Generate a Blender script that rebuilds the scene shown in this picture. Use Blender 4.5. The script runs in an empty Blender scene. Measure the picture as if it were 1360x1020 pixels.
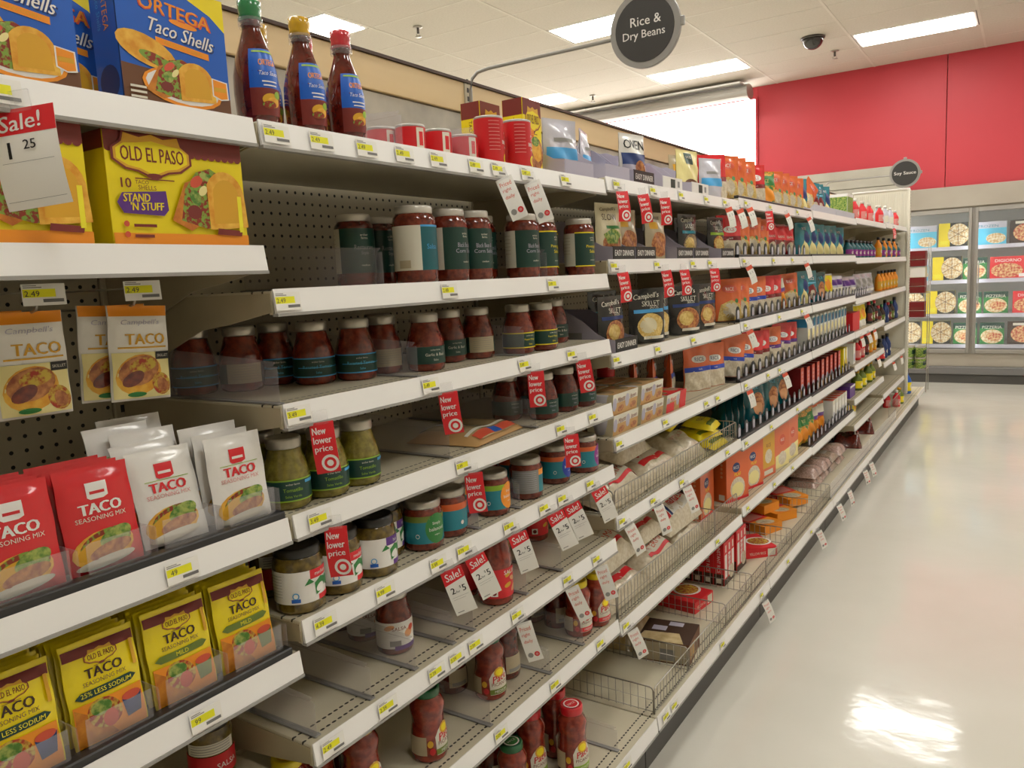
import bpy, math, random
from mathutils import Matrix, Vector
random.seed(7)
PI = math.pi
scene = bpy.context.scene
COL = scene.collection

# ------------------------------------------------------------------ camera
cam_d = bpy.data.cameras.new('camera')
cam_d.sensor_fit = 'HORIZONTAL'; cam_d.sensor_width = 36.0
cam_d.lens = 36.0 * 1045.04 / 1360.0
cam_d.clip_start = 0.02; cam_d.clip_end = 100
cam = bpy.data.objects.new('camera', cam_d); COL.objects.link(cam)
RT = Vector((0.83685812, 0.54529315, -0.04820639))
UP = Vector((-0.03199659, 0.13663473, 0.99010463))
FW = Vector((-0.54648394, 0.82703466, -0.1317914))
cm = Matrix((( RT.x, UP.x, -FW.x, 0.0), (RT.y, UP.y, -FW.y, 0.0), (RT.z, UP.z, -FW.z, 1.5), (0, 0, 0, 1)))
cam.matrix_world = cm
scene.camera = cam

# ------------------------------------------------------------------ world, exposure
w = bpy.data.worlds.new('world'); scene.world = w; w.use_nodes = True
w.node_tree.nodes['Background'].inputs[0].default_value = (1.0, 0.98, 0.95, 1)
w.node_tree.nodes['Background'].inputs[1].default_value = 0.15
vs = scene.view_settings
vs.view_transform = 'Standard'; vs.look = 'None'; vs.exposure = 1.40; vs.gamma = 1.0; vs.use_curve_mapping = False
CEIL_LIGHT = 6.2          # ceiling troffers
GRAPHIC_GLOW = 2.6           # glow of the end wall graphic, in place of wash light
FREEZER_LIGHT = 4.0       # strips behind the freezer mullions

# ------------------------------------------------------------------ materials
def lin(h):
    if isinstance(h, str):
        h = h.lstrip('#'); c = [int(h[i:i+2], 16) / 255 for i in (0, 2, 4)]
    else: c = h
    return tuple((v / 12.92 if v <= 0.04045 else ((v + 0.055) / 1.055) ** 2.4) for v in c) + (1,)
MATS = {}
def mk(name, col, rough=0.5, metal=0.0, coat=0.0, spec=0.5, emit=0.0, alpha=1.0, trans=0.0):
    m = bpy.data.materials.new(name); m.use_nodes = True
    b = m.node_tree.nodes['Principled BSDF']
    b.inputs['Base Color'].default_value = lin(col)
    b.inputs['Roughness'].default_value = rough
    b.inputs['Metallic'].default_value = metal
    b.inputs['Coat Weight'].default_value = coat
    b.inputs['Specular IOR Level'].default_value = spec
    if emit:
        b.inputs['Emission Color'].default_value = lin(col); b.inputs['Emission Strength'].default_value = emit
    MATS[name] = m
    return m
def noisy(name, c1, c2, scale=40, rough=0.4, coat=0.0, lo=0.35, hi=0.65, bump=0.0, detail=3, metal=0.0, spec=0.5, stretch=None):
    m = mk(name, c1, rough, metal, coat, spec)
    nt = m.node_tree; N = nt.nodes; L = nt.links; b = N['Principled BSDF']
    tc = N.new('ShaderNodeTexCoord'); no = N.new('ShaderNodeTexNoise'); no.inputs['Scale'].default_value = scale; no.inputs['Detail'].default_value = detail
    src = tc.outputs['Object']
    if stretch:
        mp = N.new('ShaderNodeMapping'); mp.inputs['Scale'].default_value = stretch; L.new(src, mp.inputs['Vector']); src = mp.outputs['Vector']
    L.new(src, no.inputs['Vector'])
    r = N.new('ShaderNodeValToRGB'); r.color_ramp.elements[0].position = lo; r.color_ramp.elements[1].position = hi
    r.color_ramp.elements[0].color = lin(c1); r.color_ramp.elements[1].color = lin(c2)
    L.new(no.outputs['Fac'], r.inputs['Fac']); L.new(r.outputs['Color'], b.inputs['Base Color'])
    if bump:
        bp = N.new('ShaderNodeBump'); bp.inputs['Strength'].default_value = bump; bp.inputs['Distance'].default_value = 0.004
        L.new(no.outputs['Fac'], bp.inputs['Height']); L.new(bp.outputs['Normal'], b.inputs['Normal'])
    return m
def holes(name, col, dark, px, py, pz, rad, rough=0.5, rows=None):
    """steel punched with a regular grid of small dark holes; period per axis, 0 = axis ignored"""
    m = noisy(name, col, tuple(max(0, v - 0.02) for v in [int(col[i:i+2], 16) / 255 for i in (1, 3, 5)]), 6, rough)
    nt = m.node_tree; N = nt.nodes; L = nt.links; b = N['Principled BSDF']
    base = [l for l in L if l.to_socket == b.inputs['Base Color']][0].from_socket
    tc = N.new('ShaderNodeTexCoord'); sp = N.new('ShaderNodeSeparateXYZ'); L.new(tc.outputs['Object'], sp.inputs[0])
    def math_(op, a, c=None):
        n = N.new('ShaderNodeMath'); n.operation = op
        for i, v in enumerate((a, c)):
            if v is None: continue
            if isinstance(v, (int, float)): n.inputs[i].default_value = v
            else: L.new(v, n.inputs[i])
        return n.outputs[0]
    acc = None
    for ax, per in (('X', px), ('Y', py), ('Z', pz)):
        if not per: continue
        f = math_('SUBTRACT', math_('FRACT', math_('DIVIDE', math_('ADD', sp.outputs[ax], 50.0), per)), 0.5)
        d = math_('MULTIPLY', f, per); d2 = math_('MULTIPLY', d, d)
        if rows and ax == 'Y': d2 = math_('MULTIPLY', d2, 0.25)
        acc = d2 if acc is None else math_('ADD', acc, d2)
    msk = math_('LESS_THAN', acc, rad * rad)
    if rows:
        for lo, hi in (rows,):
            msk = math_('MULTIPLY', msk, math_('GREATER_THAN', sp.outputs['X'], lo)); msk = math_('MULTIPLY', msk, math_('LESS_THAN', sp.outputs['X'], hi))
    mx = N.new('ShaderNodeMix'); mx.data_type = 'RGBA'
    L.new(msk, mx.inputs[0]); L.new(base, mx.inputs[6]); mx.inputs[7].default_value = lin(dark)
    L.new(mx.outputs[2], b.inputs['Base Color'])
    return m
def clear(name, tint, amount, rough=0.08):
    """thin clear plastic or glass: mostly see-through with a glossy film"""
    m = bpy.data.materials.new(name); m.use_nodes = True; nt = m.node_tree; N = nt.nodes; L = nt.links
    for n in list(N): N.remove(n)
    o = N.new('ShaderNodeOutputMaterial'); mx = N.new('ShaderNodeMixShader'); t = N.new('ShaderNodeBsdfTransparent'); p = N.new('ShaderNodeBsdfPrincipled')
    p.inputs['Base Color'].default_value = lin(tint); p.inputs['Roughness'].default_value = rough
    lw = N.new('ShaderNodeLayerWeight'); lw.inputs['Blend'].default_value = 0.25
    ma = N.new('ShaderNodeMath'); ma.operation = 'MULTIPLY_ADD'; ma.inputs[1].default_value = 0.35; ma.inputs[2].default_value = amount; ma.use_clamp = True
    L.new(lw.outputs['Facing'], ma.inputs[0]); L.new(ma.outputs[0], mx.inputs[0]); L.new(t.outputs[0], mx.inputs[1]); L.new(p.outputs[0], mx.inputs[2]); L.new(mx.outputs[0], o.inputs[0])
    MATS[name] = m; return m

# plain print and plastic colours: name -> (hex, roughness, coat)
PAL = dict(
    white=('#e9e6e1', .5), paper=('#eae7e0', .6), offwhite=('#ddd8c8', .55), cream=('#d8cdaa', .5), grey=('#8d8b88', .5), midgrey=('#6f6d6b', .5),
    darkgrey=('#3a3836', .5), black=('#141312', .45), softblack=('#201e1d', .4), blue=('#1f5fc0', .35), navy=('#17336f', .4), skyblue=('#4aa3dc', .4), red=('#c81a20', .4),
    brightred=('#d9222a', .45), darkred=('#7c1518', .4), maroon=('#7a2a22', .45), orange=('#dd6630', .28), amber=('#f0941f', .4), gold=('#d9a326', .4), tan=('#c39a63', .55),
    yellow=('#efd80e', .4), lemon=('#f2e52c', .55), paleyellow=('#ecdf9a', .5), green=('#2f7d3a', .4), lime=('#8fb52c', .4), darkgreen=('#173d34', .35), olive=('#6c7d2c', .4),
    teal=('#1f8090', .35), deepteal=('#0f5b63', .35), cyan=('#5cc0e0', .4), purple=('#5b2c83', .4), plum=('#8a2a88', .4), lilac=('#b1acbd', .55), palelilac=('#c6c4cf', .55), brown=('#6d4426', .5), darkbrown=('#3d2517', .5),
    peach=('#dfa374', .5), pink=('#d88a86', .5), steel=('#9b9893', .35), ticketyellow=('#e4e017', .6), railwhite=('#efedea', .35), kick=('#4b4844', .5), vinyl=('#2b2a2a', .4),
    silverlid=('#b9b4ab', .3), salmon=('#d4553a', .45), beige=('#b7a98c', .5), deepblue=('#1a3fb0', .35))
def M(n):
    if n in MATS: return MATS[n]
    c = PAL[n]; return mk(n, c[0], c[1], 0.0, 0.0)
mk('silverlid', '#bdb8ae', .30, .70); mk('blacklid', '#1b1917', .3, 0, .3); mk('greenlid', '#155f35', .3, 0, .3); mk('redlid', '#c41a24', .3, 0, .3); mk('yellowlid', '#e8cf12', .3, 0, .3); mk('whitelid', '#cfcac0', .35, 0.35)
mk('chrome', '#a9a49a', .28, .9); mk('aluminium', '#a8a49d', .38, .7); mk('darkmetal', '#57534e', .4, .5)
noisy('salsa', '#571a10', '#863420', 90, .12, .6, .35, .68, .15); noisy('salsadeep', '#47120c', '#702518', 90, .12, .6, .35, .68, .15)
noisy('salsaverde', '#645a16', '#8a7d2e', 90, .12, .6, .35, .68, .15); noisy('queso', '#4a3a12', '#7a6425', 80, .12, .6, .35, .68, .1)
noisy('picante', '#6c1c12', '#9c3a26', 70, .12, .6, .35, .7, .15); noisy('tacosauce', '#4c130c', '#6a1c10', 60, .08, .9, .35, .68)
noisy('foodmix', '#a6331c', '#cdb040', 120, .5, 0, .42, .58); noisy('tacofill', '#8c2c18', '#7fa03a', 160, .5, 0, .45, .55); noisy('shell', '#d9931e', '#efc04a', 60, .5, 0, .35, .7); noisy('shellshade', '#b9641a', '#d98f2a', 60, .5, 0, .35, .7)
noisy('rice', '#c8b99c', '#ddd3bd', 70, .3, .5, .35, .65, .7, 6); noisy('beans', '#8a7563', '#b9a491', 160, .25, .5, .35, .65, .35); noisy('pinkbeans', '#a5847a', '#d0b3a6', 160, .22, .6, .35, .65, .35)
noisy('pasta', '#c9a24a', '#e2c77c', 120, .4, .2, .35, .65); noisy('meat', '#8c4423', '#c9874a', 90, .4, .2, .35, .65); noisy('pizza', '#c9a36a', '#e9dfc0', 40, .5, 0, .4, .62); noisy('redpizza', '#b8402a', '#e6c58a', 40, .5, 0, .4, .62)
noisy('greenmix', '#3d7f2c', '#e0a030', 60, .35, .3, .42, .56); noisy('leafgreen', '#4d7d2a', '#a8b45a', 90, .5, 0, .4, .6); noisy('smoke', '#6a5640', '#a5885c', 50, .3, .4, .4, .6)
noisy('crushed', '#b9a274', '#d2bc92', 26, .25, .5, .35, .65, .3)
holes('pegboard', '#c2b89e', '#15120e', 0, .0254, .0254, .0036, .5)
holes('deck', '#cbc2aa', '#2a251d', .0254, .0142, 0, .0026, .38, (-.062, -.015))
noisy('steelbeige', '#c3b99f', '#b9ae94', 5, .42); noisy('bracketbeige', '#b9ae92', '#ab9f83', 5, .45)
noisy('headerboard', '#cbb084', '#d8bf95', 3, .5, 0, .3, .7, 0, 3, 0, .4, (1, .4, 3)); noisy('dirtypanel', '#9c968c', '#b4ad9f', 9, .55)
noisy('ceiltile', '#d2ccbf', '#c9c3b5', 60, .85, 0, .3, .7, .1); noisy('ceilgrid', '#dad5c9', '#d2ccbe', 5, .6)
noisy('redpaint', '#c03842', '#bb343e', 1.2, .5, 0, .3, .7); noisy('greywall', '#a39a8c', '#aaa294', 2, .6); noisy('slatgrey', '#a5a092', '#b0ab9d', 3, .55); noisy('plainwall', '#cfc8ba', '#c7c0b1', 2, .7)
clear('clearplastic', '#cfc9d2', .10); clear('clearfence', '#d8d6d8', .10); clear('freezerglass', '#dfe6e6', .05, .03); clear('baghaze', '#e8e2da', .30, .15)
mk('lightpanel', '#fffdf7', .5, emit=CEIL_LIGHT); mk('graphicglow', '#fffdf8', .5, emit=GRAPHIC_GLOW); mk('freezerstrip', '#f4fbff', .5, emit=FREEZER_LIGHT)
# polished floor: cream vinyl with soft mottling and slightly wavy wax
fm = noisy('floorwax', '#cdc9bd', '#d4d0c5', 1.6, .10, 0, .3, .7)
nt = fm.node_tree; N = nt.nodes; L = nt.links
tc = N.new('ShaderNodeTexCoord'); n1 = N.new('ShaderNodeTexNoise'); n1.inputs['Scale'].default_value = 5; n1.inputs['Detail'].default_value = 4
L.new(tc.outputs['Object'], n1.inputs['Vector']); bp = N.new('ShaderNodeBump'); bp.inputs['Strength'].default_value = .10; bp.inputs['Distance'].default_value = .02
L.new(n1.outputs['Fac'], bp.inputs['Height']); L.new(bp.outputs['Normal'], N['Principled BSDF'].inputs['Normal'])

# ------------------------------------------------------------------ mesh helpers
class MB:
    def __init__(s): s.v = []; s.f = []; s.m = []; s.mats = []; s.sm = []
    def mi(s, n):
        if n not in s.mats: s.mats.append(n)
        return s.mats.index(n)
    def add(s, vs, fs, mat, smooth=False):
        o = len(s.v); s.v += [tuple(v) for v in vs]; k = s.mi(mat)
        for f in fs: s.f.append(tuple(i + o for i in f)); s.m.append(k); s.sm.append(smooth)
    def box(s, x0, x1, y0, y1, z0, z1, mat, c=0.0):
        if c <= 0:
            v = [(x, y, z) for x in (x0, x1) for y in (y0, y1) for z in (z0, z1)]
            s.add(v, [(0, 1, 3, 2), (4, 6, 7, 5), (0, 4, 5, 1), (2, 3, 7, 6), (0, 2, 6, 4), (1, 5, 7, 3)], mat); return
        v = []; idx = {}
        for sx in (0, 1):
            for sy in (0, 1):
                for sz in (0, 1):
                    X, Y, Z = (x0, x1)[sx], (y0, y1)[sy], (z0, z1)[sz]; dx, dy, dz = (c, -c)[sx], (c, -c)[sy], (c, -c)[sz]
                    for a, p in enumerate(((X, Y + dy, Z + dz), (X + dx, Y, Z + dz), (X + dx, Y + dy, Z))): idx[sx, sy, sz, a] = len(v); v.append(p)
        f = []
        for a in range(3):
            for e in (0, 1):
                q = [(0, 0), (1, 0), (1, 1), (0, 1)]; r = []
                for p in q:
                    k = [0, 0, 0]; k[a] = e; o = [i for i in range(3) if i != a]; k[o[0]] = p[0]; k[o[1]] = p[1]; r.append(idx[k[0], k[1], k[2], a])
                f.append(tuple(r))
            o = [i for i in range(3) if i != a]
            for p in (0, 1):
                for q in (0, 1):
                    k0 = [0, 0, 0]; k0[o[0]] = p; k0[o[1]] = q; k1 = list(k0); k1[a] = 1
                    f.append((idx[(*k0, o[0])], idx[(*k1, o[0])], idx[(*k1, o[1])], idx[(*k0, o[1])]))
        for k in ((a, b, d) for a in (0, 1) for b in (0, 1) for d in (0, 1)): f.append(tuple(idx[(*k, a)] for a in range(3)))
        s.add(v, f, mat)
    def lathe(s, prof, mat, n=22, sy=1.0, closed=True):
        v = []; f = []
        for r, z in prof:
            for i in range(n): a = 2 * PI * i / n; v.append((r * math.cos(a), r * sy * math.sin(a), z))
        for j in range(len(prof) - 1):
            for i in range(n): k = (i + 1) % n; f.append((j * n + i, j * n + k, (j + 1) * n + k, (j + 1) * n + i))
        if closed:
            f.append(tuple(range(n - 1, -1, -1))); f.append(tuple((len(prof) - 1) * n + i for i in range(n)))
        s.add(v, f, mat, True)
    def tube(s, pts, r, mat, n=6):
        pts = [Vector(p) for p in pts]; v = []; f = []
        for i, p in enumerate(pts):
            t = (pts[min(i + 1, len(pts) - 1)] - pts[max(i - 1, 0)]).normalized()
            a = t.cross(Vector((0, 0, 1)) if abs(t.z) < .9 else Vector((1, 0, 0))).normalized(); b = t.cross(a)
            for k in range(n): q = 2 * PI * k / n; v.append(p + a * (r * math.cos(q)) + b * (r * math.sin(q)))
        for i in range(len(pts) - 1):
            for k in range(n): l = (k + 1) % n; f.append((i * n + k, i * n + l, (i + 1) * n + l, (i + 1) * n + k))
        f.append(tuple(range(n - 1, -1, -1))); f.append(tuple((len(pts) - 1) * n + k for k in range(n)))
        s.add(v, f, mat, True)
    def prism(s, poly, axis, a, b, mat):
        """2-D outline pushed along an axis: 'Y' takes (x,z), 'X' takes (y,z), 'Z' takes (x,y)"""
        def P(p, t): return {'Y': (p[0], t, p[1]), 'X': (t, p[0], p[1]), 'Z': (p[0], p[1], t)}[axis]
        n = len(poly); v = [P(p, a) for p in poly] + [P(p, b) for p in poly]
        s.add(v, [tuple(range(n)), tuple(range(2 * n - 1, n - 1, -1))] + [(i, (i + 1) % n, n + (i + 1) % n, n + i) for i in range(n)], mat)
    def grid(s, fn, nu, nv, mat, smooth=True):
        v = [fn(i / nu, j / nv) for j in range(nv + 1) for i in range(nu + 1)]
        s.add(v, [(j * (nu + 1) + i, j * (nu + 1) + i + 1, (j + 1) * (nu + 1) + i + 1, (j + 1) * (nu + 1) + i) for j in range(nv) for i in range(nu)], mat, smooth)
    def mesh(s, name):
        me = bpy.data.meshes.new(name); me.from_pydata(s.v, [], s.f)
        for n in s.mats: me.materials.append(M(n))
        me.polygons.foreach_set('material_index', s.m); me.polygons.foreach_set('use_smooth', s.sm); me.update()
        return me
def auto(me, ang=40):
    return me
def obj(name, me, parent=None, loc=(0, 0, 0), rot=(0, 0, 0)):
    if isinstance(me, MB): me = me.mesh(name)
    o = bpy.data.objects.new(name, me); COL.objects.link(o); o.location = loc; o.rotation_euler = rot
    if parent is not None: o.parent = parent
    return o
def thing(name, label, cat, loc=(0, 0, 0), rot=(0, 0, 0), group=None):
    o = bpy.data.objects.new(name, None); COL.objects.link(o); o.location = loc; o.rotation_euler = rot; o.empty_display_size = .02
    o['label'] = label; o['category'] = cat
    if group: o['group'] = group
    return o
def struct(name, me, parent=None, **k):
    o = obj(name, me, parent, **k); o['kind'] = 'structure'
    return o

# ------------------------------------------------------------------ flat print: shapes and lettering laid on a surface
_TXT = {}
def text2d(s):
    if s in _TXT: return _TXT[s]
    cu = bpy.data.curves.new('lettering', 'FONT'); cu.body = s; cu.align_x = 'CENTER'; cu.resolution_u = 2; cu.size = 1.0
    o = bpy.data.objects.new('lettering', cu); COL.objects.link(o)
    dg = bpy.context.evaluated_depsgraph_get(); me = bpy.data.meshes.new_from_object(o.evaluated_get(dg))
    v = [(q.co.x, q.co.y) for q in me.vertices]; f = [tuple(p.vertices) for p in me.polygons]
    bpy.data.objects.remove(o); bpy.data.curves.remove(cu); bpy.data.meshes.remove(me)
    if v:
        xs = [q[0] for q in v]; ys = [q[1] for q in v]; cx = (min(xs) + max(xs)) / 2; lo = min(ys); hh = max(ys) - lo; wd = max(xs) - min(xs)
        v = [((q[0] - cx) / hh, (q[1] - lo) / hh - .5) for q in v]; wd /= hh
    else: wd = 1
    _TXT[s] = (v, f, wd); return _TXT[s]
def R_(u0, v0, u1, v1, m): return ('r', u0, v0, u1, v1, m)
def D_(cx, cy, rx, ry, m, rot=0): return ('d', cx, cy, rx, ry, m, rot)
def P_(pts, m): return ('p', pts, m)
def T_(s, cx, cy, h, m, w=None, rot=0, sh=0, bold=0): return ('t', s, cx, cy, h, m, w, rot, sh, bold)
def art(surf, els, step=None, base=.0003, lay=.00012, dv=None):
    """two meshes, shapes and letters, with every point sent through surf(u, v, lift)"""
    A = MB(); B = MB(); k = 0
    for e in els:
        off = base + lay * k; k += 1
        if e[0] == 'r':
            _, u0, v0, u1, v1, m = e; nu = max(1, int(abs(u1 - u0) / step + .99)) if step else 1; nv = max(1, int(abs(v1 - v0) / (dv or step) + .99)) if (dv or step) else 1
            A.grid(lambda a, b: surf(u0 + (u1 - u0) * a, v0 + (v1 - v0) * b, off), nu, nv, m, bool(step))
        elif e[0] == 'd':
            _, cx, cy, rx, ry, m, rot = e; n = 18; cr, sr = math.cos(rot), math.sin(rot); v = [surf(cx, cy, off)]; f = []
            nr = max(2, int(max(rx, ry) / step + .99)) if step else 1
            for r in range(1, nr + 1):
                q = r / nr
                for i in range(n):
                    a = 2 * PI * i / n; x, y = rx * q * math.cos(a), ry * q * math.sin(a); v.append(surf(cx + x * cr - y * sr, cy + x * sr + y * cr, off))
            for i in range(n):
                j = (i + 1) % n; f.append((0, 1 + i, 1 + j))
                for r in range(nr - 1): f.append((1 + r * n + i, 1 + (r + 1) * n + i, 1 + (r + 1) * n + j, 1 + r * n + j))
            A.add(v, f, m, bool(step))
        elif e[0] == 'p':
            if not step: A.add([surf(a, b, off) for a, b in e[1]], [tuple(range(len(e[1])))], e[2])
            else:       # star-shaped outline, cut into rings so that it follows the curve
                pts = e[1]; cx = sum(p[0] for p in pts) / len(pts); cy = sum(p[1] for p in pts) / len(pts); ring = []
                for p, q in zip(pts, pts[1:] + pts[:1]):
                    n = max(1, int(math.hypot(q[0] - p[0], q[1] - p[1]) / step + .99)); ring += [(p[0] + (q[0] - p[0]) * i / n, p[1] + (q[1] - p[1]) * i / n) for i in range(n)]
                nr = max(1, int(max(math.hypot(p[0] - cx, p[1] - cy) for p in ring) / step + .99)); n = len(ring); v = [surf(cx, cy, off)]; f = []
                for r in range(1, nr + 1): v += [surf(cx + (p[0] - cx) * r / nr, cy + (p[1] - cy) * r / nr, off) for p in ring]
                for i in range(n):
                    j = (i + 1) % n; f.append((0, 1 + i, 1 + j))
                    for r in range(nr - 1): f.append((1 + r * n + i, 1 + (r + 1) * n + i, 1 + (r + 1) * n + j, 1 + r * n + j))
                A.add(v, f, e[2], True)
        else:
            _, s, cx, cy, h, m, wmax, rot, sh, bold = e; v, f, wd = text2d(s); sx = h
            if wmax: sx = wmax / wd
            cr, sr = math.cos(rot), math.sin(rot); pts = []
            for a, b in v:
                x = a * sx + sh * b * h; y = b * h; pts.append(surf(cx + x * cr - y * sr, cy + x * sr + y * cr, off + .0002))
            B.add(pts, f, m)
            if bold:
                B.add([surf(cx + bold + (a * sx + sh * b * h) * cr - b * h * sr, cy + (a * sx + sh * b * h) * sr + b * h * cr, off + .0004) for a, b in v], f, m)
    return (A if A.f else None), (B if B.f else None)
def flatX(x): return lambda u, v, o: (x + o, u, v)          # faces the aisle
def flatYn(y): return lambda u, v, o: (u, y - o, v)         # faces back along the aisle
def cyl(r, a0=0.0): return lambda u, v, o: ((r + o) * math.cos(u / r + a0), (r + o) * math.sin(u / r + a0), v)

# ------------------------------------------------------------------ the setting
FY0, FY1, FX0, FX1, CZ, WY = -4.0, 12.2, -9.0, 3.2, 3.85, 10.85
b = MB(); b.box(FX0, FX1, FY0, FY1, -.1, 0, 'floorwax'); struct('floor', b)
b = MB(); b.box(FX0, FX1, FY0, FY1, CZ + .03, CZ + .13, 'plainwall'); ceil_o = struct('ceiling', b)
TX, TY = 1.16, .58
light_cells = {(-1, 0), (-3, 0), (-3, -4), (-5, 0), (-5, -7), (-1, -4), (-1, -8), (-3, -8), (-1, -12), (-3, -12), (-5, -11), (-1, -16), (-3, -16), (1, 0), (1, -4), (1, -8), (1, -12), (1, -16), (-7, -4), (-7, 0), (-7, -8), (-7, -12), (-5, -15)}
tile_me = None; lens_n = 0
gx = MB()
for i in range(-8, 4):
    x0 = -.50 + TX * i
    if x0 < FX0 - .01 or x0 + TX > FX1 + TX: continue
    for j in range(-22, 3):
        y0 = 9.20 + TY * j
        if y0 > WY: continue
        if (i, j) in light_cells:
            t = thing('ceiling_light', 'tmp', 'ceiling light', (x0 + TX / 2, y0 + TY / 2, CZ))
            b = MB(); b.box(-.56, .56, -.27, .27, -.004, .028, 'white', .003); obj('housing', b, t)
            b = MB(); b.box(-.535, .535, -.25, .25, -.010, -.0035, 'lightpanel', .002); obj('lens', b, t)
            t['cell'] = (i, j)
            continue
        if tile_me is None:
            b = MB(); b.box(-TX / 2 + .004, TX / 2 - .004, -TY / 2 + .004, TY / 2 - .004, 0, .022, 'ceiltile', .004); tile_me = b.mesh('ceiling_tile')
        o = obj('ceiling_tile', tile_me, ceil_o, (x0 + TX / 2, y0 + TY / 2, CZ))
for i in range(-8, 5):
    x0 = -.50 + TX * i
    gx.box(x0 - .012, x0 + .012, FY0, WY, CZ - .003, CZ + .012, 'ceilgrid')
for j in range(-22, 4):
    y0 = 9.20 + TY * j
    if y0 < WY: gx.box(FX0, FX1, y0 - .008, y0 + .008, CZ - .0015, CZ + .012, 'ceilgrid')
obj('ceiling_grid', gx, ceil_o)
LN = {(-1, 0): 'ceiling light panel beside the dark camera dome, before the red wall', (-3, 0): 'ceiling light panel closest to the grey metal cove rail', (-3, -4): 'ceiling light panel crossed by the round hanging sign arm',
      (-5, -7): 'ceiling light panel showing above the red-capped sauce bottles', (-5, 0): 'small far ceiling light panel above the yellow taco dinner boxes'}
for o in COL.objects:
    if o.name.startswith('ceiling_light'):
        c = tuple(o['cell']); del o['cell']
        o['label'] = LN.get(c, 'white ceiling light panel overhead, out of the picture'); o['group'] = 'ceiling light panels'
# walls
b = MB(); b.box(FX0 - .1, FX0, FY0, FY1, 0, CZ + .1, 'plainwall'); struct('wall_left', b)
b = MB(); b.box(FX1, FX1 + .1, FY0, FY1, 0, CZ + .1, 'plainwall'); struct('wall_right', b)
b = MB(); b.box(FX0, FX1, FY0 - .1, FY0, 0, CZ + .1, 'plainwall'); struct('wall_back', b)
wall = MB(); wall.box(FX0, FX1, WY + .9, WY + 1.0, 0, CZ + .1, 'greywall'); wall_front = struct('wall_front', wall)
for k, (x0, x1) in enumerate(((-3.07, -.883), (-.876, 1.3), (1.307, FX1))):       # red panels above the freezers
    b = MB(); b.box(x0, x1, WY, WY + .06, 2.33, CZ + .02, 'redpaint', .003); obj('wall_panel', b, wall_front)
b = MB(); b.box(FX0, -3.07, WY, WY + .06, 3.715, CZ + .02, 'redpaint', .003); obj('wall_panel', b, wall_front)
b = MB(); b.box(FX0, -3.07, WY, WY + .06, 2.2, 2.72, 'redpaint', .003); obj('wall_panel', b, wall_front)
b = MB(); b.box(-3.10, -3.07, WY - .03, WY + .06, 2.72, 3.715, 'redpaint', .002); obj('wall_panel_edge', b, wall_front)
# white graphic left of the red wall; emission stands in for wash light
t = thing('graphic_panel', 'white wall graphic left of the red wall, wash light painted as glow', 'wall graphic', (-6.0, WY + .03, 2.72))
b = MB(); b.box(-2.9, 2.9, 0, .05, 0, .995, 'graphicglow', .004); obj('glow_face', b, t)
b = MB()
for z in (0.0, .985): b.box(-2.9, 2.9, -.012, .0, z, z + .012, 'redpaint')
obj('edge_frame', b, t)
# grey rounded cove rail under the ceiling in front of it
t = thing('cove_rail', 'long grey rounded metal rail hung under the ceiling before the lit graphic', 'metal rail', (-3.06, 10.35, 3.70))
b = MB(); pr = [(.13 * math.cos(a), .085 * math.sin(a)) for a in [PI * k / 8 for k in range(-8, 9)]]
v = [(0, p[0], p[1]) for p in pr[:-1]]; b.prism([(p[0], p[1]) for p in pr[:-1]], 'X', -4.6, 0, 'aluminium'); obj('rail_body', b, t)
b = MB(); b.prism([(p[0] * 1.12, p[1] * 1.12) for p in pr[:-1]], 'X', -.02, .03, 'aluminium'); obj('end_cap', b, t)
b = MB(); b.box(-4.6, -.05, -.16, .16, .092, .112, 'white'); obj('ledge', b, t)
for k in range(3):
    b = MB(); b.box(-.6 - 1.7 * k, -.56 - 1.7 * k, -.02, .02, .11, .155, 'darkmetal'); obj('hanger', b, t)
# freezer header strips
b = MB()
for z0, z1 in ((2.28, 2.40), (2.405, 2.52), (2.525, 2.63)):
    b2 = MB(); b2.box(-3.2, -1.31, WY - .16, WY - .02, z0, z1, 'slatgrey', .006); o = obj('trim_board', b2, wall_front)

# ------------------------------------------------------------------ gondola frame
XB, XF, XBASE = -1.46, -1.0, -.885
BAY = [-.38, .838, 2.035, 3.25, 4.55, 5.85, 7.17, 8.47]
gf = thing('display_gondola', 'long beige pegboard gondola frame that carries every shelf', 'gondola', (0, 0, 0))
for k in range(7):
    y0, y1 = BAY[k] + .016, BAY[k + 1] - .016
    b = MB(); b.box(XB - .04, XB, y0, y1, .12, 1.80, 'pegboard', .002); obj('pegboard_panel', b, gf)
    b = MB(); b.box(XB - .04, XB - .002, y0, y1, 1.803, 2.006, 'dirtypanel', .002); obj('upper_panel', b, gf)
    b = MB(); b.box(XB - .04, XB + .004, y0, y1, 2.01, 2.098, 'headerboard', .002); obj('header_panel', b, gf)
for y in BAY:
    b = MB(); b.box(XB - .045, XB + .006, y - .015, y + .015, 0.02, 2.098, 'steelbeige', .002); u = obj('upright', b, gf)
    b = MB()
    for q in range(78): b.box(XB + .0055, XB + .0068, y - .004, y + .004, .14 + q * .0254, .154 + q * .0254, 'black')
    obj('slots', b, u)['kind'] = 'stuff'
b = MB(); b.box(XB - .048, XB + .010, BAY[0], BAY[-1], 2.098, 2.106, 'darkbrown'); obj('top_cap', b, gf)

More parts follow.
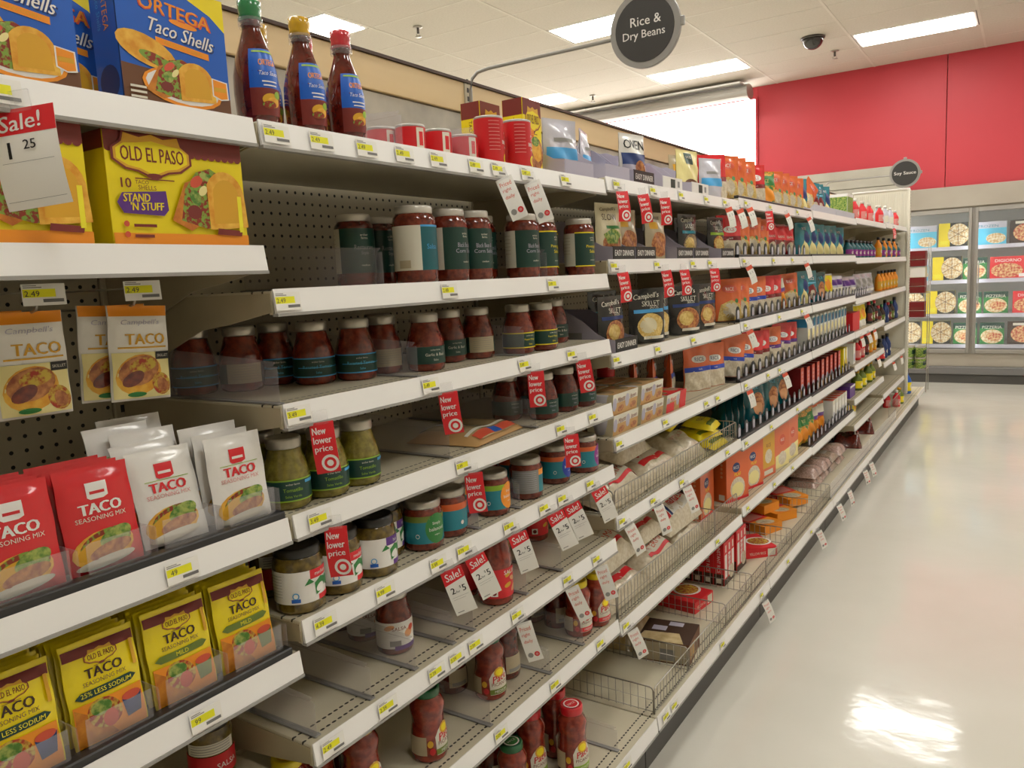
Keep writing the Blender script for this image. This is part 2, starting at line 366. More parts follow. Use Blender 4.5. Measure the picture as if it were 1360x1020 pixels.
ORD = 'first second third fourth fifth sixth seventh eighth ninth tenth eleventh twelfth thirteenth fourteenth fifteenth sixteenth seventeenth eighteenth nineteenth twentieth'.split()
BN = ['taco-bay', 'salsa-bay', 'rice-bay', 'orange-pouch-bay', 'teal-pouch-bay', 'bottle-bay', 'far-end-bay']
SN = 'top second third fourth fifth sixth seventh eighth'.split()
SHELF = {}        # key -> (y0, y1, z, phrase)
ZS = [(1.76, 1.568, 1.13, .90, .655, .40), (1.76, 1.50, 1.315, 1.13, .948, .725, .472), (1.77, 1.54, 1.27, 1.022, .785, .455),
      (1.782, 1.543, 1.275, 1.02, .770, .480), (1.79, 1.545, 1.275, 1.02, .760, .470), (1.80, 1.53, 1.25, 1.018, .784, .545, .36), (1.808, 1.53, 1.25, .96, .65, .385)]
deck_cache = {}
for bi, zs in enumerate(ZS):
    y0, y1 = BAY[bi], BAY[bi + 1]; W = y1 - y0
    for si, z in enumerate(zs):
        ph = '%s %s shelf' % (SN[si], BN[bi]); SHELF['%d%d' % (bi + 1, si + 1)] = (y0, y1, z, ph)
        t = thing('gondola_shelf', 'beige steel shelf with white price rail, %s down in the %s' % ('topmost' if si == 0 else SN[si], BN[bi].replace('-', ' ')), 'shelf', (XF, (y0 + y1) / 2, z), group='steel gondola shelves')
        if bi not in deck_cache:
            h = W / 2 - .004
            d = MB(); d.box(-.450, -.004, -h, h, -.018, 0, 'deck', .0015); d.box(-.012, -.004, -h, h, -.038, -.016, 'steelbeige')
            r = MB(); r.prism([(-.004, .002), (-.0015, .003), (.0045, -.036), (-.001, -.037)], 'Y', -h + .001, h - .001, 'railwhite')
            e = MB(); e.prism([(-.006, -.036), (.0065, -.036), (.0065, -.041), (-.006, -.041)], 'Y', -h + .001, h - .001, 'steel')
            g = MB(); g.prism([(-.452, -.115), (-.452, -.004), (-.006, -.004), (-.006, -.034), (-.11, -.052), (-.19, -.062), (-.33, -.115)], 'Y', -.0015, .0015, 'bracketbeige')
            deck_cache[bi] = (d.mesh('deck'), r.mesh('price_rail'), e.mesh('rail_edge'), g.mesh('bracket'), h)
        d, r, e, g, h = deck_cache[bi]
        obj('deck', d, t); ro = obj('price_rail', r, t); obj('rail_edge', e, ro)
        obj('bracket', g, t, (0, -h, 0)); obj('bracket', g, t, (0, h, 0))
    # base
    z = .185; y1b = y1
    SHELF['%d0' % (bi + 1)] = (y0, y1, z, '%s base deck' % BN[bi])
    t = thing('base_deck', 'deep beige base deck over dark kick plate, bottom of the %s' % BN[bi].replace('-', ' '), 'base deck', (XBASE, (y0 + y1) / 2, z), group='gondola base decks')
    h = W / 2 - .003
    b = MB(); b.box(-.562, -.004, -h, h, -.02, 0, 'deck', .0015); obj('deck', b, t)
    b = MB(); b.prism([(-.004, .002), (-.0015, .003), (.0035, -.040), (-.001, -.041)], 'Y', -h + .001, h - .001, 'railwhite'); ro = obj('price_rail', b, t)
    b = MB(); b.prism([(-.008, -.040), (.0055, -.040), (.0055, -.046), (-.008, -.046)], 'Y', -h + .001, h - .001, 'steel'); obj('rail_edge', b, ro)
    b = MB(); b.box(-.052, -.042, -h, h, -.183, -.02, 'kick', .001); obj('kick_plate', b, t)
# end cap base, far end
t = thing('base_deck', 'end cap base deck jutting toward the freezers', 'base deck', (XBASE, 8.79, .185), group='gondola base decks')
b = MB(); b.box(-.62, -.004, -.31, .31, -.02, 0, 'deck', .0015); obj('deck', b, t)
b = MB(); b.box(-.004, .003, -.31, .31, -.041, .003, 'railwhite'); obj('price_rail', b, t)
b = MB(); b.box(-.052, -.042, -.31, .25, -.183, -.02, 'kick'); b.box(-.6, -.042, .24, .25, -.183, -.02, 'kick'); obj('kick_plate', b, t)
t = thing('end_panel', 'cream ribbed end panel rising behind the far end bay', 'panel', (-1.03, 8.50, 0))
b = MB(); b.box(-.45, .04, 0, .02, .2, 2.165, 'offwhite'); obj('board', b, t)
for k in range(24):
    if k == 0: rb = MB(); rb.box(-.004, .004, -.006, 0, 1.80, 2.14, 'offwhite', .001); rme = rb.mesh('rib')
    obj('rib', rme, t, (-.44 + k * .0195, 0, 0))
b = MB(); b.box(-.46, .05, -.012, .03, 2.165, 2.18, 'white', .002); b.box(.03, .055, -.012, .05, .2, 2.165, 'offwhite', .002); obj('edge_trim', b, t)
b = MB()
for q in range(60): b.box(.0555, .0565, .008, .02, .6 + q * .026, .612 + q * .026, 'darkgrey')
obj('slots', b, t)['kind'] = 'stuff'

# ------------------------------------------------------------------ product kinds: name, description, parts sharing mesh data
KIND = {}
def kind(key, name, cat, desc, plural, parts): KIND[key] = (name, cat, desc, plural, [p for p in parts if p and p[1] is not None])
def mm(b, n): return b.mesh(n) if b is not None else None
PEND = []
def place(key, x, y, z, rz=0.0, where='', rx=0.0, ry=0.0, label=None, sx=1.0, bare=False, group=None, mode='XYZ'):
    name, cat, desc, plural, parts = KIND[key]
    t = thing(name, label or '', cat, (x, y, z), (rx, ry, rz)); t.rotation_mode = mode
    if sx != 1.0: t.scale = (sx, sx, sx)
    for p in parts:
        if bare and p[0] in ('printing', 'lettering'): continue
        o = obj(p[0], p[1], t)
        for q in (p[2] if len(p) > 2 else ()):
            if q and q[1] is not None: obj(q[0], q[1], o)
    if label: t['group'] = group or plural
    else: PEND.append((t, desc, plural, where))
    return t
def finish_labels():
    rows = {}
    for t, d, p, wh in PEND: rows.setdefault((d, wh), []).append((t, p))
    for (d, wh), l in rows.items():
        ph = SHELF[wh][3] if wh in SHELF else wh
        l.sort(key=lambda q: (q[0].location.y / -q[0].location.x) if q[0].location.y < 9.5 else q[0].location.x)
        for i, (t, p) in enumerate(l):
            if len(l) == 1: t['label'] = '%s on the %s' % (d, ph)
            elif len(l) == 2: t['label'] = '%s, %s one on %s' % (d, ('left', 'right')[i], ph)
            else: t['label'] = '%s, %s from left, %s' % (d, ORD[i] if i < 20 else 'last', ph)
            t['group'] = '%s on the %s' % (p, ph)

# ---- jars
def jar_kind(key, desc, R, H, shape, content, lidmat, lab0, lab1, els, back=None, lname='salsa_jar', plural='jars', liddisc=None, span=2.1):
    b = MB(); lid = MB()
    if shape == 'tall':
        pr = [(.0, 0), (.88 * R, 0), (.98 * R, .03 * H), (R, .06 * H), (R, .80 * H), (.97 * R, .845 * H), (.86 * R, .885 * H), (.83 * R, .90 * H)]; lr, l0 = .86 * R, .895 * H
    elif shape == 'bell':
        pr = [(0, 0), (.86 * R, 0), (.97 * R, .03 * H), (R, .08 * H), (R, .44 * H), (.97 * R, .52 * H), (.88 * R, .63 * H), (.77 * R, .74 * H), (.71 * R, .82 * H), (.69 * R, .85 * H)]; lr, l0 = .74 * R, .845 * H
    elif shape == 'squat':
        pr = [(0, 0), (.88 * R, 0), (.98 * R, .03 * H), (R, .07 * H), (R, .72 * H), (.97 * R, .78 * H), (.90 * R, .83 * H), (.88 * R, .85 * H)]; lr, l0 = .92 * R, .845 * H
    elif shape == 'waist':
        pr = [(0, 0), (.86 * R, 0), (.97 * R, .02 * H), (R, .06 * H), (.99 * R, .30 * H), (.94 * R, .42 * H), (.88 * R, .52 * H), (.90 * R, .62 * H), (.97 * R, .71 * H), (.95 * R, .77 * H), (.80 * R, .84 * H), (.70 * R, .875 * H), (.69 * R, .89 * H)]; lr, l0 = .74 * R, .885 * H
    else:
        pr = [(0, 0), (.88 * R, 0), (.98 * R, .02 * H), (R, .05 * H), (R, .55 * H), (.95 * R, .65 * H), (.84 * R, .75 * H), (.80 * R, .84 * H), (.78 * R, .87 * H)]; lr, l0 = .82 * R, .865 * H
    b.lathe(pr, content, 24)
    lid.lathe([(lr * .97, l0), (lr, l0 + .003), (lr, H - .004), (lr * .95, H - .0005), (lr * .86, H), (lr * .80, H - .0012), (0.001, H - .0012)], lidmat, 24)
    rf = lambda v: R
    if shape == 'waist':
        def rf(v):
            zz = v
            for (r0, z0), (r1, z1) in zip(pr, pr[1:]):
                if z0 <= zz <= z1 and z1 > z0: return r0 + (r1 - r0) * (zz - z0) / (z1 - z0)
            return R
    def surf(u, v, o):
        r = rf(v) + o; a = u / R; return (r * math.cos(a), r * math.sin(a), v)
    E = []
    if back: E.append(R_(span * R, lab0 * H, (2 * PI - span + .25) * R, lab1 * H, back))
    A, B = art(surf, E + els, .0075, .0005, .00016, .012)
    sub = []
    if liddisc:
        LA, LB = art(lambda u, v, o: (v, u, H + o), liddisc, None, .0002); sub = [('lid_print', mm(LA, 'lid_print')), ('lid_lettering', mm(LB, 'lid_lettering'))]
    kind(key, lname, 'jar', desc, plural, [('glass_body', b.mesh('glass_body')), ('lid', lid.mesh('lid'), sub), ('label', mm(A, 'label'), [('lettering', mm(B, 'lettering'))])])
def band(R, H, a, b_, m, s0=-2.1, s1=2.1): return R_(s0 * R, a * H, s1 * R, b_ * H, m)
R, H = .042, .156
def tall_art(main, trim, tc, t1, t2=''):
    e = [band(R, H, .17, .74, main, -1.25, 1.25), band(R, H, .17, .74, 'offwhite', -2.5, -1.25)]
    if trim: e += [band(R, H, .735, .755, trim, -1.25, 1.25), band(R, H, .16, .178, trim, -1.25, 1.25)]
    e += [T_('archer', 0, .655 * H, .0045, 'offwhite'), T_('farms', 0, .615 * H, .0045, 'offwhite'), T_(t1, 0, .50 * H, .0095, tc, .042), T_('medium', 0, .27 * H, .004, 'offwhite')]
    if t2: e.append(T_(t2, 0, .42 * H, .0085, tc))
    e += [R_(-2.3 * R, (.66 - .055 * k) * H, -1.55 * R, (.667 - .055 * k) * H, 'beige') for k in range(6)]
    return e
jar_kind('tallpurple', 'tall salsa jar with dark green label, purple print', R, H, 'tall', 'salsa', 'whitelid', .17, .74, tall_art('darkgreen', None, 'lilac', 'Black Bean &', 'Corn Salsa'), None)
jar_kind('tallyellow', 'tall salsa jar with dark green label, yellow trim', R, H, 'tall', 'salsa', 'whitelid', .17, .74, tall_art('darkgreen', 'yellow', 'yellow', 'Pineapple', 'Salsa'), None)
jar_kind('tallteal', 'large salsa jar with blank white side panel and teal label', R * 1.06, H, 'tall', 'salsa', 'whitelid', .17, .74,
         [R_(-1.9 * R, .17 * H, -.05 * R, .74 * H, 'offwhite'), R_(-.05 * R, .17 * H, 1.6 * R, .74 * H, 'deepteal'), R_(-.05 * R, .72 * H, 1.6 * R, .745 * H, 'skyblue'), T_('Salsa', .55 * R, .47 * H, .010, 'skyblue'), R_(-1.2 * R, .2 * H, -.6 * R, .3 * H, 'beige')], None)
jar_kind('tallgrey', 'tall salsa jar with shaded green label, grey print', R * .95, H * .93, 'tall', 'salsadeep', 'whitelid', .17, .74, tall_art('darkgreen', None, 'grey', 'Restaurant', 'Style'), None)
R, H = .0405, .122
def bell_art(trim, tc, t1, t2):
    e = [band(R, H, .13, .43, 'darkgreen')]
    if trim: e += [band(R, H, .415, .435, trim), band(R, H, .125, .145, trim)]
    e += [T_('archer farms', 0, .37 * H, .0032, 'offwhite'), T_(t1, 0, .29 * H, .0060, tc), T_(t2, 0, .20 * H, .0042, tc)]
    if trim == 'skyblue': e.append(band(R, H, .272, .285, 'skyblue', -1.0, 2.0))
    return e
B_ = [('bellblue', 'bell-shaped salsa jar with blue-trimmed green label', 'salsa', 'skyblue', 'cyan', 'Roasted Tomato', 'Salsa'), ('bellplain', 'bell-shaped salsa jar with plain dark green label', 'salsa', None, 'offwhite', 'Garlic & Basil', 'Salsa'),
      ('bellyellow', 'bell-shaped salsa jar with yellow-trimmed green label', 'salsa', 'yellow', 'yellow', 'Peach Mango', 'Salsa'), ('bellverde', 'bell-shaped green salsa jar with lime-trimmed dark label', 'salsaverde', 'lime', 'lime', 'Tomatillo', 'Salsa Verde')]
for k, d, c, tr, tcol, a, b2 in B_:
    e = bell_art(tr, tcol, a, b2)
    if k == 'bellverde': e.append(R_(.55 * R, .36 * H, 1.1 * R, .40 * H, 'skyblue'))
    jar_kind(k, d, R, H, 'bell', c, 'silverlid', .13, .43, e, 'offwhite')
jar_kind('bellback', 'bell-shaped salsa jar turned to its beige back label', R, H, 'bell', 'salsa', 'silverlid', .13, .43, [R_(-.85 * R, .13 * H, .85 * R, .43 * H, 'beige')] + [R_(-.6 * R, (.39 - .04 * k) * H, .6 * R, (.396 - .04 * k) * H, 'grey') for k in range(6)], 'darkgreen', span=.9)
jar_kind('belldark', 'bell-shaped red salsa jar with dim green label', R, H, 'bell', 'salsadeep', 'silverlid', .13, .43, bell_art(None, 'lilac', 'Chipotle', 'Salsa'), 'offwhite')
R, H = .0435, .115
def mateo(acc, t):
    lf = [(-.2, .0), (.1, .10), (.45, .35), (.4, .55), (.1, .62), (-.25, .45)]
    e = [band(R, H, .17, .66, 'white', -2.2, 2.2), R_(.35 * R, .52 * H, 1.45 * R, .66 * H, acc), T_(t, .9 * R, .59 * H, .0065, 'white'), R_(.7 * R, .17 * H, 1.5 * R, .25 * H, acc)]
    e += [P_([(.75 * R + p[0] * .9 * R, .26 * H + p[1] * .42 * H) for p in lf], 'green'), D_(.80 * R, .36 * H, .22 * R, .035 * H * 1.6, 'white', .5), D_(1.25 * R, .42 * H, .16 * R, .09 * H, 'green', .3), P_([(.1 * R, .44 * H), (.5 * R, .47 * H), (.3 * R, .54 * H)], 'green')]
    e += [D_(-.25 * R, .30 * H, .13 * R, .05 * H, 'skyblue'), D_(-.25 * R, .30 * H, .09 * R, .035 * H, 'white'), R_(-.42 * R, .20 * H, -.08 * R, .255 * H, 'blue')] + [R_(-1.5 * R, (.60 - .045 * k) * H, -.75 * R, (.606 - .045 * k) * H, 'grey') for k in range(8)]
    return e
jar_kind('mateored', 'black-lidded green salsa jar, white label, red corner', R, H, 'squat', 'queso', 'blacklid', .17, .66, mateo('brightred', 'medium'))
jar_kind('mateopurple', 'black-lidded green salsa jar, white label, purple corner', R, H, 'squat', 'queso', 'blacklid', .17, .66, mateo('purple', 'hot'))
R, H = .0425, .104
def simply(discc, dx, topc, side='teal'):
    return [band(R, H, .16, .72, side, -2.0, 1.6), band(R, H, .60, .72, topc, -2.0, 1.6), D_(dx * R, .45 * H, .62 * R, .31 * H, discc), T_('Simply', dx * R, .55 * H, .0075, 'white'), T_('balanced', dx * R, .44 * H, .0075, 'white'), T_('organic', dx * R, .32 * H, .004, 'white'),
            D_(-.55 * R, .32 * H, .10 * R, .045 * H, 'white'), D_(-.55 * R, .32 * H, .075 * R, .033 * H, side)]
for k, c, dx, tp, d in (('simplygreen', 'green', .45, 'olive', 'squat organic salsa jar with green disc on teal label'), ('simplyorange', 'amber', .75, 'lime', 'squat organic salsa jar with orange disc on teal label'), ('simplyblue', 'deepblue', .55, 'orange', 'squat organic salsa jar with blue disc and orange band'),
                        ('simplyplum', 'plum', .85, 'orange', 'squat organic salsa jar with magenta disc on teal label')):
    jar_kind(k, d, R, H, 'squat', 'salsa', 'silverlid', .16, .72, simply(c, dx, tp), 'grey', span=2.0)
jar_kind('simplyback', 'squat organic salsa jar turned to its grey text panel', R, H, 'squat', 'salsa', 'silverlid', .16, .72, [R_(-1.4 * R, .16 * H, .35 * R, .72 * H, 'grey'), R_(.35 * R, .16 * H, 1.4 * R, .60 * H, 'teal'), R_(.35 * R, .58 * H, 1.4 * R, .72 * H, 'amber'), R_(1.0 * R, .2 * H, 1.3 * R, .45 * H, 'white')] +
         [R_(-1.2 * R, (.66 - .05 * k) * H, .15 * R, (.666 - .05 * k) * H, 'palelilac') for k in range(9)])
jar_kind('simplyteal', 'squat organic salsa jar with teal side, orange band', R, H, 'squat', 'salsa', 'silverlid', .16, .72, [band(R, H, .16, .60, 'teal', -1.8, 1.0), band(R, H, .58, .72, 'orange', -1.8, 1.0), R_(1.0 * R, .16 * H, 1.9 * R, .72 * H, 'plum'), D_(.3 * R, .3 * H, .1 * R, .045 * H, 'white')], 'grey', span=1.9)
R, H = .039, .135
jar_kind('border', 'salsa jar with white illustrated label and purple base band', R, H, 'round', 'salsa', 'silverlid', .1, .5, [band(R, H, .11, .53, 'paper', -2, 1.7), band(R, H, .08, .15, 'purple', -.3, 1.7), D_(-.55 * R, .45 * H, .3 * R, .04 * H, 'peach', .3), D_(.55 * R, .33 * H, .28 * R, .07 * H, 'peach', .4), D_(.75 * R, .40 * H, .2 * R, .05 * H, 'salmon', .2),
         T_('SALSA', 0, .43 * H, .008, 'maroon'), R_(-.55 * R, .15 * H, .05 * R, .24 * H, 'grey')] + [R_(-.75 * R, (.38 - .025 * k) * H, .2 * R, (.383 - .025 * k) * H, 'grey') for k in range(4)], 'white')
R, H = .0425, .188
jar_kind('bigred', 'big salsa jar with red label of chip pictures', R, H, 'round', 'picante', 'redlid', .1, .5, [band(R, H, .10, .48, 'brightred', -2.0, 1.7), R_(-1.7 * R, .13 * H, -1.1 * R, .45 * H, 'grey'), D_(.35 * R, .40 * H, .25 * R, .03 * H, 'gold', .5), D_(.7 * R, .33 * H, .25 * R, .03 * H, 'peach', -.4), D_(.3 * R, .26 * H, .25 * R, .03 * H, 'gold', .3), D_(.75 * R, .20 * H, .25 * R, .03 * H, 'peach', .8), R_(-.75 * R, .13 * H, -.35 * R, .22 * H, 'white'), D_(-.55 * R, .175 * H, .13 * R, .03 * H, 'darkred'),
         T_('SALSA', .5 * R, .43 * H, .010, 'white')], 'darkred')
R, H = .040, .160
def pace_art(low, mid):
    P = [(-.75, .36), (-.55, .44), (-.25, .50), (.0, .52), (.25, .50), (.55, .44), (.75, .36), (.70, .10), (-.70, .10)]
    return [P_([(p[0] * R, p[1] * H) for p in P], 'offwhite'), D_(0, .44 * H, .42 * R, .075 * H, 'gold'), D_(0, .44 * H, .30 * R, .05 * H, 'yellow'), T_('Pace', 0, .36 * H, .0165, 'red', None, .15, .25, .0008), T_(mid, 0, .265 * H, .0085, 'darkred'), R_(-.72 * R, .11 * H, .72 * R, .19 * H, low), T_('MEDIUM', 0, .15 * H, .0065, 'white'),
            R_(-2.3 * R, .12 * H, -1.25 * R, .38 * H, 'beige'), D_(-.95 * R, .17 * H, .16 * R, .05 * H, 'red'), D_(-1.05 * R, .28 * H, .16 * R, .05 * H, 'gold')]
LD = [D_(0, 0, .022, .022, 'white'), D_(0, 0, .0195, .0195, 'red'), T_('PACE', 0, .004, .007, 'white')]
def lidprint(c, ring): return [D_(0, 0, .021, .021, ring), D_(0, 0, .0175, .0175, c), T_('PACE', 0, 0, .0075, 'white')]
jar_kind('pacegreen', 'waisted picante jar with dark green lid', R, H, 'waist', 'picante', 'greenlid', .1, .5, pace_art('olive', 'PICANTE'), None, 'picante_jar', 'picante jars', lidprint('green', 'white'), 2.0)
jar_kind('paceyellow', 'waisted salsa jar with yellow lid and red label', R, H, 'waist', 'picante', 'yellowlid', .1, .5, pace_art('brightred', 'Chunky Salsa'), None, 'picante_jar', 'picante jars', [D_(0, 0, .019, .019, 'gold'), D_(0, 0, .016, .016, 'yellow')], 2.0)
jar_kind('paceback', 'waisted salsa jar turned to its pale back label', R, H, 'waist', 'salsadeep', 'yellowlid', .1, .5, [R_(-.7 * R, .12 * H, .7 * R, .40 * H, 'beige'), R_(-.5 * R, .14 * H, .5 * R, .2 * H, 'grey')], None, 'picante_jar', 'picante jars', [D_(0, 0, .019, .019, 'gold')])
R, H = .0415, .190
jar_kind('pacered', 'tall picante jar with bright red printed lid', R, H, 'waist', 'picante', 'redlid', .1, .5, pace_art('lime', 'PICANTE'), None, 'picante_jar', 'picante jars', lidprint('red', 'white'))
R, H = .039, .115
jar_kind('redband', 'dark jar with red and white text label', R, H, 'squat', 'queso', 'blacklid', .2, .7, [band(R, H, .14, .48, 'red', -2, 1.8), R_(-1.2 * R, .5 * H, 1.0 * R, .68 * H, 'offwhite'), T_('SALSA', .6 * R, .30 * H, .010, 'white')] + [R_(-1.0 * R, (.65 - .04 * k) * H, .8 * R, (.66 - .04 * k) * H, 'grey') for k in range(4)], 'red')

# ---- sauce bottles
def bottle_kind(key, desc, cap):
    H, R = .198, .0405; b = MB()
    b.lathe([(0, 0), (.80 * R, 0), (.90 * R, .02 * H), (.94 * R, .10 * H), (R, .28 * H), (.98 * R, .42 * H), (.82 * R, .56 * H), (.58 * R, .68 * H), (.42 * R, .77 * H), (.40 * R, .80 * H), (.47 * R, .812 * H), (.40 * R, .824 * H), (.47 * R, .836 * H), (.40 * R, .85 * H)], 'tacosauce', 24, .8)
    c = MB(); c.lathe([(.40 * R, .845 * H), (.46 * R, .85 * H), (.42 * R, .89 * H), (.45 * R, .93 * H), (.46 * R, .99 * H), (.40 * R, H), (0.001, H)], cap, 16)
    n = MB(); n.lathe([(.475 * R, .79 * H), (.485 * R, .86 * H), (.475 * R, .862 * H)], 'clearfence', 16, 1, False)
    def surf(u, v, o):
        t = v / H; r = (.95 if t < .12 else .96 + .04 * min(1, (t - .1) / .18)) * R if t < .30 else R * (1 - .02 * (t - .28) / .14) if t < .42 else R * (.98 - .16 * (t - .42) / .14) if t < .56 else R * (.82 - .24 * (t - .56) / .12)
        r += o; a = u / R; return (r * math.cos(a), .8 * r * math.sin(a), v)
    e = [R_(-.95 * R, .28 * H, .85 * R, .60 * H, 'blue'), R_(-.95 * R, .08 * H, .85 * R, .29 * H, 'maroon'), R_(-.78 * R, .57 * H, .72 * R, .585 * H, cap if cap in PAL else 'lime'), T_('ORTEGA', 0, .49 * H, .0095, 'amber', .040, .0, 0, .0005), T_('Taco Sauce', 0, .405 * H, .0065, 'white', None, 0, .3), R_(-.4 * R, .335 * H, .4 * R, .345 * H, 'white'), R_(-.35 * R, .305 * H, .35 * R, .315 * H, 'white'), D_(0, .20 * H, .45 * R, .05 * H, 'gold'), D_(.1 * R, .18 * H, .35 * R, .04 * H, 'shell'), D_(-.1 * R, .16 * H, .35 * R, .03 * H, 'tacofill'), D_(.35 * R, .24 * H, .2 * R, .03 * H, 'lime')]
    A, B = art(surf, e, .008, .0005, .00016, .012)
    kind(key, 'sauce_bottle', 'bottle', desc, 'taco sauce bottles', [('bottle_body', b.mesh('bottle_body')), ('cap', c.mesh('cap')), ('shrink_band', n.mesh('shrink_band')), ('label', mm(A, 'label'), [('lettering', mm(B, 'lettering'))])])
mk('capgreen', '#2f7d4a', .25, 0, .6); mk('capgold', '#c79a1c', .25, 0, .6); mk('capred', '#c2303a', .25, 0, .6)
bottle_kind('sauce_green', 'taco sauce bottle with green cap', 'capgreen'); bottle_kind('sauce_gold', 'taco sauce bottle with gold cap', 'capgold'); bottle_kind('sauce_red', 'taco sauce bottle with red cap', 'capred')

# ---- cans
def can_kind(key, desc, R, H, els, col='red'):
    b = MB(); b.lathe([(0.001, .002), (.9 * R, .002), (.93 * R, 0), (.99 * R, .001), (R, .004), (R, H - .004), (.99 * R, H - .001), (.95 * R, H), (.92 * R, H - .004), (0.001, H - .004)], 'aluminium', 22)
    A, B = art(cyl(R), [R_(-PI * R, .006, PI * R, H - .006, col)] + els, .0075, .0004, .00016, .02)
    kind(key, 'food_can', 'can', desc, 'red cans', [('can_body', b.mesh('can_body')), ('label', mm(A, 'label'), [('lettering', mm(B, 'lettering'))])])
can_kind('smallcan', 'small red chile can', .031, .066, [R_(-.3 * .03, .015, .35 * .03, .058, 'offwhite'), R_(-.1 * .03, .022, .25 * .03, .05, 'brightred')])
can_kind('tallcan', 'tall red enchilada sauce can', .0345, .114, [T_('MILD', .025, .075, .006, 'white'), T_('RED', .025, .066, .006, 'white'), T_('ENCHILADA', .022, .055, .0085, 'white', .034, 0, 0, .0004), T_('SAUCE', .025, .044, .006, 'white'), D_(.026, .018, .017, .013, 'lemon'), D_(.026, .018, .013, .009, 'shell')] + [R_(-.03, .10 - .008 * k, -.004, .1015 - .008 * k, 'pink') for k in range(9)])

# ---- printed cartons. local frame: front face at x=0 toward the aisle, y centred, z from 0
def carton(key, name, desc, plural, W, H, D, body, front, side=None, c=.0015, sidecol=None, cat='box', top=None):
    b = MB(); b.box(-D, 0, -W / 2, W / 2, 0, H, body, c)
    A, B = art(flatX(0), front)
    parts = [('carton', b.mesh('carton')), ('printing', mm(A, 'printing')), ('lettering', mm(B, 'lettering'))]
    if side:
        A, B = art(lambda u, v, o: (u, -W / 2 - o, v), side); parts += [('side_printing', mm(A, 'side_printing')), ('side_lettering', mm(B, 'side_lettering'))]
    if top:
        A, B = art(lambda u, v, o: (v, u, H + o), top); parts += [('top_printing', mm(A, 'top_printing')), ('top_lettering', mm(B, 'top_lettering'))]
    kind(key, name, cat, desc, plural, parts)
def taco(cx, cy, s):
    """a folded shell with filling seen from the side"""
    arc = lambda x, y, r, a0, a1, n=12: [(x + r * math.cos(a0 + (a1 - a0) * k / n), y + r * math.sin(a0 + (a1 - a0) * k / n)) for k in range(n + 1)]
    e = [P_([(cx + p[0] * s, cy + p[1] * s) for p in arc(-.30, -.30, .75, .35, 2.0)] + [(cx - .95 * s, cy - .35 * s), (cx - .55 * s, cy - .55 * s)], 'shellshade'),
         P_([(cx + p[0] * s, cy + p[1] * s) for p in ((-.75, -.35), (-.62, .25), (-.35, .60), (-.02, .70), (.25, .55), (.30, -.45), (-.2, -.5))], 'tacofill'),
         D_(cx - .35 * s, cy + .42 * s, .16 * s, .10 * s, 'salmon', .6), D_(cx - .10 * s, cy + .52 * s, .18 * s, .08 * s, 'leafgreen', -.3), D_(cx - .40 * s, cy + .10 * s, .12 * s, .16 * s, 'leafgreen', .4), D_(cx - .45 * s, cy - .18 * s, .16 * s, .14 * s, 'maroon'), D_(cx - .22 * s, cy + .25 * s, .12 * s, .08 * s, 'paleyellow', .8),
         P_([(cx + p[0] * s, cy + p[1] * s) for p in [(-.12, -.52)] + [(.28 + .48 * math.cos(a), .08 + .58 * math.sin(a)) for a in [2.6 - 2.6 * k / 10 for k in range(11)]] + [(.80, -.45)]], 'shell'),
         P_([(cx + p[0] * s, cy + p[1] * s) for p in [(-.02, -.40)] + [(.30 + .34 * math.cos(a), .06 + .44 * math.sin(a)) for a in [2.6 - 2.6 * k / 8 for k in range(9)]] + [(.68, -.36)]], 'gold')]
    return e
W, H = .166, .222
ort = [R_(-W / 2, 0, W / 2, H, 'blue'), P_([(-W / 2, H), (-W / 2, H - .012), (-.03, H - .003), (.02, H - .012), (.06, H - .035), (W / 2, H - .060), (W / 2, H)], 'yellow'), P_([(-W / 2, .0), (W / 2, .0), (W / 2, .035), (.02, .06), (-W / 2, .07)], 'brown'),
       T_('ORTEGA', .004, .176, .026, 'salmon', .112, -.10, 0, .001), T_('ORTEGA', .003, .1775, .024, 'amber', .108, -.10, 0, .001), D_(.015, .158, .022, .006, 'amber', -.1), T_('Taco Shells', .012, .137, .026, 'navy', .104, -.12, .25), T_('Taco Shells', .010, .139, .025, 'white', .102, -.12, .25, .0005),
       P_([(-.030, .126), (.052, .114), (.052, .102), (-.030, .114)], 'amber'), T_('YELLOW CORN', .011, .114, .006, 'gold', .06, -.12), D_(-.045, .098, .045, .026, 'shell', -.3), D_(-.030, .083, .028, .010, 'tacofill', -.3),
       D_(.006, .040, .062, .034, 'amber', -.08), D_(.006, .041, .057, .029, 'white', -.08)] + taco(.008, .050, .062) + [P_([(.052, .070), (.078, .066), (.079, .033), (.066, .030), (.052, .036)], 'white'), P_([(.054, .068), (.076, .064), (.077, .035), (.066, .032), (.054, .038)], 'amber'), R_(.055, .046, .075, .054, 'gold')] + [R_(-.075, .010 + .009 * k, -.052, .014 + .009 * k, 'offwhite') for k in range(3)]
osp = [R_(-.062, .0, -.002, H, 'blue'), T_('ORTEGA', -.026, .165, .013, 'amber', .055, -PI / 2), T_('Taco Shells', -.042, .165, .009, 'skyblue', .05, -PI / 2), D_(-.03, .04, .024, .03, 'navy')]
def squash(e, k):
    if e[0] == 'r': return ('r', e[1], e[2] * k, e[3], e[4] * k, e[5])
    if e[0] == 'd': return ('d', e[1], e[2] * k, e[3], e[4] * k, e[5], e[6])
    if e[0] == 'p': return ('p', [(a, b_ * k) for a, b_ in e[1]], e[2])
    return ('t', e[1], e[2], e[3] * k, e[4] * (k if abs(e[7]) < 1 else 1), e[5], e[6]) + e[7:]
ort = [squash(e, .75) for e in ort]; osp = [squash(e, .75) for e in osp]; H *= .75
carton('ortega', 'taco_shell_box', 'tall blue taco shell box with taco on a plate', 'blue taco shell boxes', W, H, .064, 'navy', ort, osp)
W, H = .212, .152
